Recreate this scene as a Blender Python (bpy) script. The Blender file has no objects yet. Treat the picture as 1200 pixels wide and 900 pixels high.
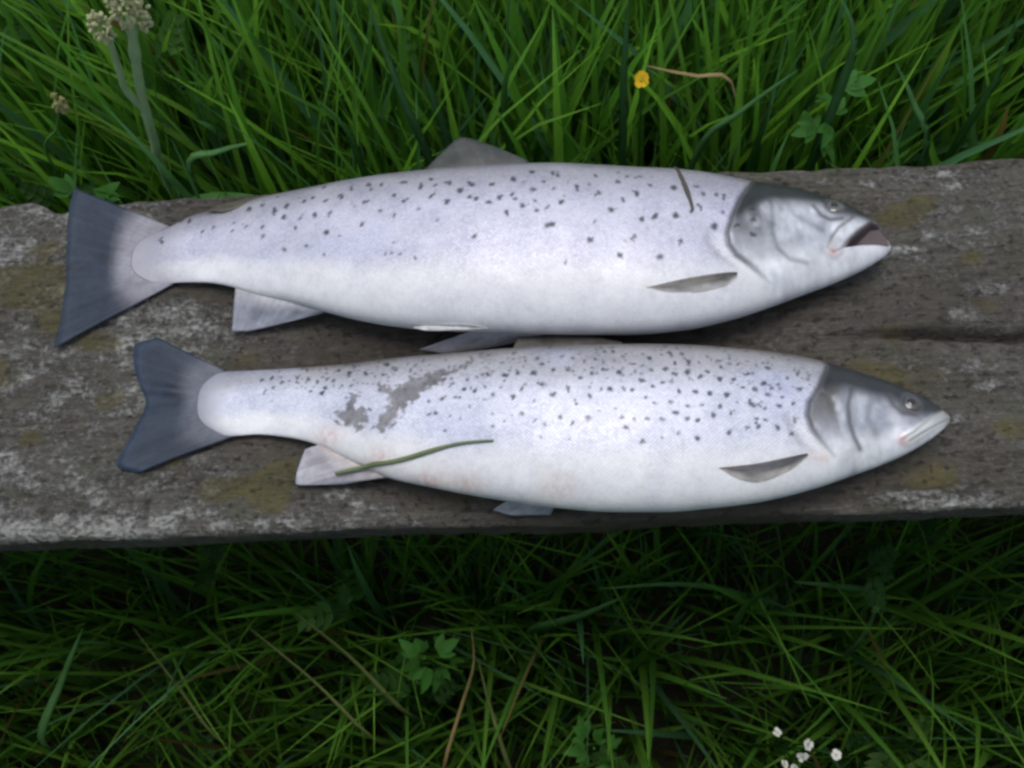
import bpy, math
import numpy as np
from mathutils import Vector, Matrix

# ---------------------------------------------------------------- camera, sky, sun, exposure
scene = bpy.context.scene
PLANK_TOP = 0.45

cam_data = bpy.data.cameras.new("camera")
cam = bpy.data.objects.new("camera", cam_data)
scene.collection.objects.link(cam)
cam_data.sensor_fit = 'HORIZONTAL'
cam_data.angle_x = 2 * math.atan(600 / 1128)
cam_data.clip_start, cam_data.clip_end = 0.02, 500
_r = Vector((0.9982018, -0.02217735, -0.05568955))
_u = Vector((0.04050943, 0.9343622, 0.35401449))
_d = Vector((-0.04418311, 0.35563386, -0.93358043))
cam.matrix_world = Matrix(((_r.x, _u.x, -_d.x, 0.0), (_r.y, _u.y, -_d.y, 0.0),
                           (_r.z, _u.z, -_d.z, 1.04), (0, 0, 0, 1)))
scene.camera = cam

SUN_EL, SUN_AZ = math.radians(78), math.radians(-12)     # azimuth from +Y towards +X
world = bpy.data.worlds.new("World")
scene.world = world
world.use_nodes = True
wn = world.node_tree
wn.nodes.clear()
sky = wn.nodes.new('ShaderNodeTexSky')
sky.sky_type = 'NISHITA'
sky.sun_disc = False
sky.sun_elevation = SUN_EL
sky.sun_rotation = SUN_AZ
sky.dust_density = 1.5
sky.air_density = 1.0
sky.ozone_density = 1.0
hs = wn.nodes.new('ShaderNodeHueSaturation')
hs.inputs['Saturation'].default_value = 0.6           # overcast: greyer than a clear sky
bg = wn.nodes.new('ShaderNodeBackground')
bg.inputs['Strength'].default_value = 0.115
wo = wn.nodes.new('ShaderNodeOutputWorld')
wn.links.new(sky.outputs[0], hs.inputs['Color'])
wn.links.new(hs.outputs[0], bg.inputs[0])
wn.links.new(bg.outputs[0], wo.inputs[0])

sun_data = bpy.data.lights.new("sun", 'SUN')
sun_data.energy = 1.3
sun_data.angle = math.radians(30)
sun_data.color = (1.0, 0.97, 0.93)
sun = bpy.data.objects.new("sun", sun_data)
scene.collection.objects.link(sun)
_sd = Vector((math.sin(SUN_AZ) * math.cos(SUN_EL), math.cos(SUN_AZ) * math.cos(SUN_EL), math.sin(SUN_EL)))
sun.rotation_euler = (-_sd).to_track_quat('-Z', 'Y').to_euler()

vs = scene.view_settings
vs.view_transform = 'Standard'
vs.look = 'None'
vs.exposure = 0.55
vs.gamma = 1.0
vs.use_curve_mapping = False
scene.cycles.filter_width = 2.9
scene.cycles.use_denoising = True
scene.cycles.max_bounces = 4
scene.cycles.diffuse_bounces = 3
scene.cycles.glossy_bounces = 2
scene.cycles.transmission_bounces = 3
scene.cycles.adaptive_threshold = 0.04

# ---------------------------------------------------------------- helpers
COL = scene.collection
rng = np.random.default_rng(7)


def smooth(a, b, x):
    t = np.clip((np.asarray(x, float) - a) / (b - a), 0, 1)
    return t * t * (3 - 2 * t)


def vnoise(x, y, seed=0):
    """value noise in -1..1"""
    x = np.asarray(x, float); y = np.asarray(y, float)
    xi = np.floor(x).astype(np.int64); yi = np.floor(y).astype(np.int64)
    fx = x - xi; fy = y - yi
    fx = fx * fx * (3 - 2 * fx); fy = fy * fy * (3 - 2 * fy)

    def h(i, j):
        n = (i * 374761393 + j * 668265263 + seed * 982451653) & 0x7fffffff
        n = ((n ^ (n >> 13)) * 1274126177) & 0x7fffffff
        return ((n ^ (n >> 16)) & 0xffff) / 32767.5 - 1.0
    return (h(xi, yi) * (1 - fx) + h(xi + 1, yi) * fx) * (1 - fy) + (h(xi, yi + 1) * (1 - fx) + h(xi + 1, yi + 1) * fx) * fy


def fbm(x, y, seed=0, octaves=4):
    s, a, n = 0.0, 1.0, 0.0
    for o in range(octaves):
        s = s + a * vnoise(x * 2 ** o, y * 2 ** o, seed + o * 17); n += a; a *= .5
    return s / n


def make_mesh(name, verts, quads, tris=None, smooth_shade=True):
    verts = np.asarray(verts, np.float32)
    quads = np.asarray(quads, np.int32).reshape(-1, 4)
    tris = np.zeros((0, 3), np.int32) if tris is None else np.asarray(tris, np.int32).reshape(-1, 3)
    me = bpy.data.meshes.new(name)
    me.vertices.add(len(verts))
    me.vertices.foreach_set('co', verts.ravel())
    me.loops.add(quads.size + tris.size)
    me.loops.foreach_set('vertex_index', np.concatenate([quads.ravel(), tris.ravel()]))
    me.polygons.add(len(quads) + len(tris))
    starts = np.concatenate([np.arange(len(quads)) * 4, len(quads) * 4 + np.arange(len(tris)) * 3])
    me.polygons.foreach_set('loop_start', starts.astype(np.int32))
    me.update(calc_edges=True)
    me.polygons.foreach_set('use_smooth', np.full(len(me.polygons), smooth_shade))
    me.validate()
    return me


def set_color(me, name, col):
    col = np.asarray(col, np.float32)
    if col.shape[1] == 3:
        col = np.hstack([col, np.ones((len(col), 1), np.float32)])
    at = me.attributes.new(name, 'FLOAT_COLOR', 'POINT')
    at.data.foreach_set('color', col.ravel())


def set_vec(me, name, v):
    at = me.attributes.new(name, 'FLOAT_VECTOR', 'POINT')
    at.data.foreach_set('vector', np.asarray(v, np.float32).ravel())


def link(name, me, mat, parent=None):
    o = bpy.data.objects.new(name, me)
    COL.objects.link(o)
    if mat is not None and me is not None:
        me.materials.append(mat)
    if parent is not None:
        o.parent = parent
    return o


def tag(o, label=None, cat=None, group=None, kind=None):
    if label: o['label'] = label
    if cat: o['category'] = cat
    if group: o['group'] = group
    if kind: o['kind'] = kind
    return o


def root(name, loc, label, cat, group=None):
    o = bpy.data.objects.new(name, None)
    o.empty_display_size = 0.02
    o.location = loc
    COL.objects.link(o)
    return tag(o, label, cat, group)


class NT:
    """small node-tree writer"""
    def __init__(s, name):
        s.m = bpy.data.materials.new(name); s.m.use_nodes = True
        s.t = s.m.node_tree; s.t.nodes.clear()
        s.out = s.n('ShaderNodeOutputMaterial')

    def n(s, typ, **kw):
        nd = s.t.nodes.new(typ)
        for k, v in kw.items(): setattr(nd, k, v)
        return nd

    def put(s, sock, v):
        if isinstance(v, bpy.types.NodeSocket): s.t.links.new(v, sock)
        elif isinstance(v, (tuple, list)) and len(v) == 3 and sock.type == 'RGBA': sock.default_value = (*v, 1)
        else: sock.default_value = v

    def math(s, op, a, b=0.0, clamp=False):
        nd = s.n('ShaderNodeMath', operation=op, use_clamp=clamp)
        s.put(nd.inputs[0], a); s.put(nd.inputs[1], b); return nd.outputs[0]

    def mix(s, f, a, b, blend='MIX'):
        nd = s.n('ShaderNodeMix', data_type='RGBA', blend_type=blend)
        s.put(nd.inputs[0], f); s.put(nd.inputs[6], a); s.put(nd.inputs[7], b); return nd.outputs[2]

    def ramp(s, f, lo, hi):
        nd = s.n('ShaderNodeMapRange', interpolation_type='SMOOTHSTEP')
        s.put(nd.inputs[0], f); nd.inputs[1].default_value = lo; nd.inputs[2].default_value = hi; return nd.outputs[0]

    def noise(s, vec, scale, detail=4, rough=.55):
        nd = s.n('ShaderNodeTexNoise'); s.put(nd.inputs['Vector'], vec)
        nd.inputs['Scale'].default_value = scale; nd.inputs['Detail'].default_value = detail
        nd.inputs['Roughness'].default_value = rough; return nd.outputs[0]

    def mapping(s, vec, scale=(1, 1, 1), loc=(0, 0, 0)):
        nd = s.n('ShaderNodeMapping'); s.put(nd.inputs[0], vec)
        nd.inputs['Scale'].default_value = scale; nd.inputs['Location'].default_value = loc; return nd.outputs[0]

    def attr(s, name):
        return s.n('ShaderNodeAttribute', attribute_name=name)

    def bump(s, h, strength, dist, normal=None):
        nd = s.n('ShaderNodeBump'); s.put(nd.inputs['Height'], h)
        nd.inputs['Strength'].default_value = strength; nd.inputs['Distance'].default_value = dist
        if normal is not None: s.put(nd.inputs['Normal'], normal)
        return nd.outputs[0]

    def principled(s, color, rough=.5, normal=None, **kw):
        nd = s.n('ShaderNodeBsdfPrincipled')
        s.put(nd.inputs['Base Color'], color); s.put(nd.inputs['Roughness'], rough)
        for k, v in kw.items(): s.put(nd.inputs[k.replace('_', ' ')], v)
        if normal is not None: s.put(nd.inputs['Normal'], normal)
        return nd.outputs[0]

    def done(s, shader):
        s.t.links.new(shader, s.out.inputs[0]); return s.m

    def add_translucent(s, bsdf, color, fac):
        tr = s.n('ShaderNodeBsdfTranslucent'); s.put(tr.inputs[0], color)
        mx = s.n('ShaderNodeMixShader'); mx.inputs[0].default_value = fac
        s.t.links.new(bsdf, mx.inputs[1]); s.t.links.new(tr.outputs[0], mx.inputs[2]); return mx.outputs[0]


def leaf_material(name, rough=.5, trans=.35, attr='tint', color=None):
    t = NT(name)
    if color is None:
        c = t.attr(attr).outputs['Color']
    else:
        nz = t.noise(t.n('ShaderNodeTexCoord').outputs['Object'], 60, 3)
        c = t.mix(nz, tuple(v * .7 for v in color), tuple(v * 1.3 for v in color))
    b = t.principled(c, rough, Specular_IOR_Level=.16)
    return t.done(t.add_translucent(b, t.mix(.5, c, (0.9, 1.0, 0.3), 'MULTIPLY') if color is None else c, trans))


# ---------------------------------------------------------------- ground
def soil_material():
    t = NT('damp_soil')
    co = t.n('ShaderNodeTexCoord').outputs['Object']
    n1 = t.noise(co, 14, 6); n2 = t.noise(co, 90, 4)
    c = t.mix(t.ramp(n1, .35, .65), (.018, .014, .009), (.03, .035, .012))
    c = t.mix(t.ramp(n2, .5, .8), c, (.05, .045, .02))
    return t.done(t.principled(c, .95, t.bump(n2, .6, .01)))


def ground_z(x, y):
    """level behind the bench, dropping a hand's breadth in front of it"""
    return -.22 * smooth(.17, -.05, y) + .012 * fbm(np.asarray(x) * 4, np.asarray(y) * 4, 3) * (np.hypot(x, y) < 4.5)  # front drop added so the grass there sits in deeper shade


gx = np.concatenate([[-200, -60, -20, -8], np.linspace(-3, 3, 121), [8, 20, 60, 200]])
GX, GY = np.meshgrid(gx, gx + 0.3, indexing='ij')
GZ = ground_z(GX, GY)
nx = len(gx)
idx = np.arange(nx * nx).reshape(nx, nx)
gq = np.stack([idx[:-1, :-1], idx[1:, :-1], idx[1:, 1:], idx[:-1, 1:]], -1).reshape(-1, 4)
ground = link('ground', make_mesh('ground', np.stack([GX, GY, GZ], -1).reshape(-1, 3), gq), soil_material())
tag(ground, 'dark damp soil under the meadow grass', kind='structure')

# ---------------------------------------------------------------- bench
YF, YB = 0.1319, 0.3811
THICK = 0.032
CRACK = [(0.119, 0.2485), (0.1746, 0.2495), (0.2299, 0.2506), (0.2625, 0.2491), (0.2837, 0.2457), (0.3052, 0.2447),
         (0.3376, 0.2444), (0.5, 0.246), (0.95, 0.25)]
OCHRE = [(-0.3695, 0.3136, 0.0232), (-0.3519, 0.3194, 0.0145), (-0.3142, 0.2685, 0.0162), (-0.3825, 0.3176, 0.0174),
         (-0.1936, 0.1606, 0.0151), (-0.2213, 0.1599, 0.0128), (-0.1778, 0.1736, 0.0139), (-0.1818, 0.1501, 0.0116),
         (-0.2514, 0.181, 0.0087), (0.2415, 0.3384, 0.0162), (0.2161, 0.2153, 0.0261), (0.1926, 0.2211, 0.0145),
         (0.2297, 0.1543, 0.0186), (0.2837, 0.3032, 0.0093), (0.2852, 0.2677, 0.0093), (0.2248, 0.2527, 0.0104),
         (0.023, 0.132, 0.0058), (-.345, .285, .016), (-.385, .25, .018), (-.30, .225, .012), (-.26, .205, .010), (-.35, .20, .012), (-.36, .345, .012), (.16, .225, .012), (.26, .35, .010), (-0.2061, 0.251, 0.0145), (-0.0619, 0.1513, 0.0116), (0.2819, 0.1827, 0.0116),
         (-0.3056, 0.2939, 0.0081), (-0.0837, 0.166, 0.0081), (-0.019, 0.1443, 0.007), (-.5, .2, .03), (.5, .3, .03), (.62, .2, .02)]
PALE = [(0.29, 0.3218, 0.0116, 0.003), (0.2905, 0.2805, 0.0162, 0.006), (0.2412, 0.2686, 0.0145, 0.0048),
        (0.2733, 0.2627, 0.0128, 0.0048), (0.2457, 0.3117, 0.0145, 0.0024), (0.2254, 0.3652, 0.0093, 0.003),
        (0.2789, 0.3704, 0.0081, 0.0024), (0.2828, 0.3598, 0.0081, 0.0024), (0.1965, 0.3683, 0.0081, 0.0024),
        (0.1663, 0.271, 0.0081, 0.0036), (0.1525, 0.25, 0.0081, 0.003), (0.2258, 0.2255, 0.007, 0.0036),
        (0.2687, 0.2236, 0.0116, 0.0048), (0.2771, 0.2115, 0.0116, 0.0048), (0.212, 0.1414, 0.0232, 0.0036),
        (0.1815, 0.1452, 0.0116, 0.0036), (0.2468, 0.1348, 0.0232, 0.0036), (0.119, 0.2485, 0.0093, 0.003),
        (0.2517, 0.1896, 0.0035, 0.0024)]


def wood_material():
    t = NT('weathered_lichen_wood')
    co = t.n('ShaderNodeTexCoord').outputs['Object']
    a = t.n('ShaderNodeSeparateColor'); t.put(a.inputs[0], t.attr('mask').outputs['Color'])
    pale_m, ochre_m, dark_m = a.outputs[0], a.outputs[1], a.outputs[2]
    grain = t.noise(t.mapping(co, (5, 90, 40)), 4, 6, .65)
    grain2 = t.noise(t.mapping(co, (14, 120, 60)), 5, 4, .6)
    mid = t.noise(t.mapping(co, (1, 1.5, 1)), 42, 7, .68)
    fine = t.noise(t.mapping(co, (1, 1.3, 1)), 260, 5, .7)
    c = t.mix(t.ramp(grain, .25, .75), (.052, .046, .036), (.120, .110, .091))
    c = t.mix(t.math('MULTIPLY', t.ramp(t.noise(t.mapping(co, (1, 1.5, 1), (3, 1, 0)), 150, 5, .7), .5, .72), .6), c, (.185, .178, .155))
    c = t.mix(t.math('MULTIPLY', t.ramp(fine, .45, .75), .5), c, (.28, .255, .22))
    # green algae film
    c = t.mix(t.math('MULTIPLY', t.ramp(t.noise(co, 22, 5), .46, .7), .5), c, (.085, .088, .055))
    # broad darker and lighter weathering
    c = t.mix(t.math('MULTIPLY', t.ramp(t.noise(t.mapping(co, (.6, 1.4, 1), (7, 2, 0)), 16, 5, .6), .42, .68), .55), c, (.48, .44, .38), 'MULTIPLY')
    # pale crust lichen: mottled, grows along the grain
    p = t.math('ADD', t.math('MULTIPLY', t.math('SUBTRACT', mid, .5), 3.0), t.math('MULTIPLY', t.math('SUBTRACT', grain2, .5), .6))
    p = t.math('ADD', p, t.math('MULTIPLY', t.math('SUBTRACT', fine, .5), 1.5))
    p = t.ramp(t.math('ADD', p, pale_m), .45, 1.20)
    c = t.mix(t.math('MULTIPLY', p, .9), c, t.mix(t.ramp(fine, .3, .7), (.20, .198, .178), (.40, .395, .36)))
    # ochre lichen
    oc = t.ramp(t.math('ADD', ochre_m, t.math('MULTIPLY', t.math('SUBTRACT', mid, .5), 2.2)), .42, .85)
    c = t.mix(t.math('MULTIPLY', oc, .75), c, t.mix(fine, (.070, .060, .022), (.155, .132, .050)))
    # dark pits, slime wetness and painted contact shade
    pits = t.ramp(t.noise(t.mapping(co, (1, 1.6, 1)), 130, 5, .7), .56, .68)
    c = t.mix(t.math('MULTIPLY', pits, .55), c, (.035, .03, .022))
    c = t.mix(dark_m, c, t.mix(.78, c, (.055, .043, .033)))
    h = t.math('ADD', t.math('MULTIPLY', grain, .8), t.math('MULTIPLY', fine, .6))
    h = t.math('ADD', h, t.math('MULTIPLY', p, .45))
    h = t.math('SUBTRACT', h, t.math('MULTIPLY', pits, .5))
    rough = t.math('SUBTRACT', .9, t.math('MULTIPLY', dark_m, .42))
    return t.done(t.principled(c, rough, t.bump(h, .95, .0045), Specular_IOR_Level=.3))


def line_dist(px, py, line):
    """distance to a polyline and the nearest parameter along it (0..1)"""
    best = np.full(np.shape(px), 1e9); par = np.zeros(np.shape(px))
    n = len(line) - 1
    for i in range(n):
        ax, ay = line[i]; bx, by = line[i + 1]
        dx, dy = bx - ax, by - ay
        t = np.clip(((px - ax) * dx + (py - ay) * dy) / (dx * dx + dy * dy + 1e-12), 0, 1)
        d = np.hypot(px - ax - t * dx, py - ay - t * dy)
        m = d < best
        best = np.where(m, d, best); par = np.where(m, (i + t) / n, par)
    return best, par


def inside(px, py, poly):
    r = np.zeros(np.shape(px), bool)
    n = len(poly)
    for i in range(n):
        x1, y1 = poly[i]; x2, y2 = poly[(i + 1) % n]
        if y1 == y2: continue
        c = (y1 > py) != (y2 > py)
        r ^= c & (px < (x2 - x1) * (py - y1) / (y2 - y1) + x1)
    return r


def signed_poly(px, py, poly):
    d, _ = line_dist(px, py, list(poly) + [poly[0]])
    return np.where(inside(px, py, poly), -d, d)


LARGE_FISH = {
  'origin': (-0.032,0.31),
  'stations': [(-262.6,20.49,19.19,0.58,0.56),(-258.01,21.53,20.94,0.77,0.75),(-253.14,22.37,22.13,0.98,0.95),(-247.98,23.06,23.18,1.33,1.29),(-242.53,23.81,24.06,1.72,1.67),(-236.88,24.46,24.85,2.14,2.08),(-231.05,25.0,25.55,2.6,2.53),(-225.02,25.34,26.25,3.22,3.13),(-218.79,25.52,27.04,3.9,3.78),(-212.38,25.65,27.82,4.62,4.48),(-205.8,25.77,28.64,5.41,5.24),(-199.04,25.51,29.86,6.32,6.13),(-192.09,24.93,31.44,7.28,7.06),(-184.96,24.14,33.17,8.35,8.1),(-177.66,22.92,35.3,9.62,9.33),(-170.22,21.65,37.37,10.98,10.65),(-162.67,20.56,38.96,12.29,11.92),(-154.99,19.51,40.27,13.59,13.18),(-147.17,18.35,41.6,14.97,14.52),(-139.23,16.91,43.16,16.52,16.02),(-131.17,15.09,44.97,18.25,17.7),(-123.01,13.51,46.96,19.52,18.93),(-114.76,12.17,48.88,20.66,20.04),(-106.42,10.8,50.63,21.75,21.1),(-98.01,9.45,52.18,22.79,22.11),(-89.53,8.21,53.56,23.78,23.06),(-80.98,7.03,54.83,24.74,24.0),(-72.38,6.01,55.91,25.64,24.87),(-63.73,5.11,56.83,26.48,25.68),(-55.04,4.29,57.61,27.27,26.45),(-46.31,3.58,58.24,28.01,27.17),(-37.55,2.91,58.77,28.7,27.84),(-28.77,2.25,59.22,29.37,28.49),(-19.97,1.69,59.65,29.82,28.93),(-11.17,1.24,60.07,30.04,29.14),(-2.37,0.78,60.46,30.23,29.32),(6.42,0.3,60.77,30.38,29.47),(15.19,-0.2,60.98,30.49,29.58),(23.93,-0.69,61.15,30.58,29.66),(32.64,-1.2,61.28,30.64,29.72),(41.3,-1.75,61.3,30.65,29.73),(49.9,-2.34,61.13,30.57,29.65),(58.44,-2.97,60.85,30.43,29.51),(66.92,-3.59,60.57,30.28,29.38),(75.32,-4.23,60.27,30.14,29.23),(83.64,-4.88,59.94,29.97,29.07),(91.88,-5.31,59.45,29.73,28.83),(100.04,-5.47,58.81,29.4,28.52),(108.12,-5.43,58.1,29.0,28.13),(116.1,-5.32,57.36,28.51,27.66),(123.96,-5.07,56.4,27.92,27.08),(131.72,-4.7,55.12,27.17,26.36),(139.36,-4.27,53.61,26.32,25.53),(146.89,-3.84,51.99,25.42,24.66),(154.28,-3.35,50.31,24.5,23.77),(161.54,-2.8,48.33,23.45,22.74),(168.69,-2.11,46.35,22.4,21.73),(175.73,-1.27,44.56,21.45,20.81),(182.62,-0.33,42.78,20.56,19.95),(189.36,0.48,40.91,19.8,19.21),(195.92,1.15,38.96,18.98,18.41),(202.31,1.62,36.98,18.13,17.59),(208.51,2.0,34.95,17.25,16.73),(214.55,2.36,32.86,16.31,15.82),(220.41,1.85,30.37,15.17,16.49),(226.09,1.33,27.69,14.27,17.0),(231.6,1.05,24.93,13.32,17.0),(236.89,0.64,21.98,12.14,17.0),(241.97,-0.19,18.41,10.5,17.0),(246.89,-1.04,14.63,8.6,17.0),(251.43,-2.38,10.53,6.36,17.0),(255.58,-5.99,3.25,2.01,17.0)],
  'spots': [(-242.6,32.9,1.0),(-229.2,48.4,0.8),(-222.3,47.1,1.0),(-210.6,35.3,1.1),(-186.7,30.3,0.7),(-176.1,31.1,0.8),(-163.1,27.7,1.0),(-161.8,20.0,0.8),(-175.5,46.5,1.1),(-165.6,46.9,1.1),(-154.5,38.4,1.1),(-145.9,41.3,1.3),(-146.6,31.8,1.0),(-137.1,20.1,0.8),(-144.7,5.7,0.9),(-154.3,52.4,0.8),(-132.2,41.0,1.0),(-126.1,42.6,1.0),(-116.2,37.6,1.3),(-119.6,51.8,0.9),(-106.1,40.0,1.2),(-98.8,44.3,1.0),(-87.0,46.0,1.1),(-77.8,43.9,1.1),(-88.4,30.1,1.1),(-76.7,20.7,1),(-112.1,26.3,1.1),(-123.1,26.7,1.2),(-133.8,26.6,0.9),(-113.5,11.3,0.9),(-104.3,6.9,0.8),(-89.2,12.9,1),(-127.9,4.4,0.9),(-114.9,-4.3,0.7),(-63.1,43.4,1.0),(-50.4,36.7,1.5),(-43.4,43.2,0.9),(-40.7,36.6,0.8),(-31.1,37.4,1.5),(-16.3,33.8,1.3),(-3.0,32.5,1.1),(-24.0,29.2,1.3),(-13.4,20.7,1.6),(-17.3,23.2,1.1),(-5.1,17.2,1.3),(1.5,20.9,1.2),(6.2,7.7,1.2),(-32.3,21.6,1.2),(-43.1,26.9,1.1),(-59.1,27.4,1.1),(-68.1,32.1,0.9),(-67.2,15.6,1),(-99.1,47.1,0.8),(-14.6,-7.2,1),(-51.3,17.6,0.6),(-38.7,7.2,0.5),(-72.5,-11.2,0.7),(-69.0,-11.7,0.6),(-62.8,-13.2,0.7),(-52.7,-17.5,0.7),(-67.3,-4.4,0.5),(10.9,36.2,1.2),(22.6,42.4,1),(36.5,41.4,1.1),(39.7,37.6,1.1),(30.2,32.2,0.8),(23.4,25.7,1.5),(9.7,22.3,1.3),(11.8,18.6,0.9),(16.6,12.8,1.2),(25.2,9.0,1),(24.3,16.4,0.8),(31.7,9.9,0.9),(41.0,14.0,1.3),(51.3,26.5,1.5),(64.0,36.9,1),(59.7,28.6,0.6),(65.2,20.9,1.1),(77.4,30.6,1.1),(84.4,35.8,0.8),(80.0,14.7,1.2),(71.9,6.9,1.2),(61.2,-1.6,0.7),(31.8,-2.8,1.2),(57.9,-14.6,1),(75.9,-25.2,1.1),(85.6,-12.6,1.1),(42.0,-27.7,0.7),(79.1,-15.3,0.5),(89.0,19.6,1.5),(92.7,35.8,0.8),(98.5,27.2,1.2),(113.1,25.0,1.2),(90.7,-0.7,1.1),(99.5,1.8,1),(112.5,2.5,1.2),(122.6,6.1,1.1),(129.0,9.7,0.9),(127.7,26.5,1),(132.0,20.6,0.8),(136.3,-4.5,1.4),(113.7,-15.6,1.5),(100.7,-26.3,1.2),(145.1,18.2,1),(143.1,6.8,0.9),(140.9,20.7,0.7),(163.1,9.6,1.3),(162.7,1.6,1.2),(160.8,-9.6,1.3),(149.6,-4.7,1)],
  'lines': {'gill':[(169.4,39.7),(156.0,19.4),(148.9,4.1),(144.2,-8.8),(144.5,-16.9),(148.9,-23.7),(156.4,-28.4),(163.5,-33.7),(170.3,-38.2)],'pre':[(176.5,18.2),(175.5,4.3),(174.3,-5.8),(176.6,-16.6),(184.1,-22.9),(195.6,-23.9)],'cheek':[(187.5,18.5),(190.3,8.2),(201.0,2.7),(208.1,-0.9)],'orbit':[(205.3,17.6),(209.3,10.2),(215.3,7.5),(223.3,8.9)],'max1':[(231.8,10.7),(220.0,1.7),(214.7,-5.0),(210.9,-12.8),(214.3,-15.6)],'max2':[(246.2,10.5),(234.1,1.4),(226.9,-5.1),(220.0,-12.9),(214.8,-15.6)],'headdark':[(153.5,5.1),(162.5,13.0),(170.8,18.3),(178.2,21.5),(198.8,22.9),(211.8,22.6),(225.9,13.2),(237.4,11.5),(253.4,10.2)],'mouth':[(252.6,-8.1),(246.0,-8.4),(233.9,-9.8),(222.3,-11.8),(227.4,-5.0),(234.7,1.4),(244.2,8.7),(254.1,7.6),(256.0,-5.0)],'scratch':[(118.5,54.9),(118.9,39.7),(120.4,30.2),(121.9,20.0),(123.2,12.1),(123.7,6.1)]},
  'eye': (220.4,19.3,28.9),
  'fins': {'tail_fin':[[(-237.6,45.2,0.6),(-247.7,36.0,0.7),(-252.6,24.6,0.7),(-253.7,13.1,0.7),(-250.4,5.6,0.7),(-241.4,1.8,0.7),(-225.8,2.4,0.6)],[(-310.6,79.1,4),(-312.8,65.9,3.5),(-311.9,45.1,3),(-309.6,20.9,3),(-308.1,-5.5,2),(-307.7,-28.4,2),(-308.6,-46.9,2)]],'dorsal_fin':[[(-51.5,59.3,28),(-32.0,59.5,29),(-14.4,59.9,29),(3.1,60.2,29),(22.9,60.4,29)],[(-50.4,63.3,28),(-40.1,75.1,30),(-26.3,87.5,32),(-1.1,77.6,31),(20.2,65.3,30)]],'adipose_fin':[[(-195.5,48.0,12),(-184.4,50.2,13),(-173.3,52.4,14),(-161.0,54.6,15)],[(-210.3,51.3,9),(-200.9,55.6,9),(-184.5,58.3,11),(-164.1,59.5,14)]],'anal_fin':[[(-183.2,-10.6,9),(-162.0,-18.4,11),(-140.5,-25.5,13),(-119.3,-34.5,15)],[(-185.1,-40.4,3),(-173.4,-40.3,3),(-155.4,-37.6,5),(-122.3,-34.2,12)]],'pelvic_fin':[[(-18.6,-54.5,20),(-2.5,-56.4,20),(12.4,-57.7,20),(27.9,-59.1,20)],[(-56.4,-60.3,5),(-40.3,-64.5,6),(-17.5,-63.3,8),(5.2,-61.4,11)]]},
  'surface_fins': {'pectoral_fin':[[(148.9,-33.7),(132.8,-36.4),(113.7,-40.2),(90.8,-45.1)],[(148.7,-37.2),(139.6,-43.7),(124.2,-48.5),(105.4,-49.4),(90.8,-45.1)]],'pelvic_fin':[[(-8.7,-58.7),(-23.2,-56.5),(-45.5,-54.3),(-57.0,-54.2)],[(-8.8,-58.9),(-23.7,-58.7),(-45.8,-57.5),(-57.0,-54.8)]]},
}
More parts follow.
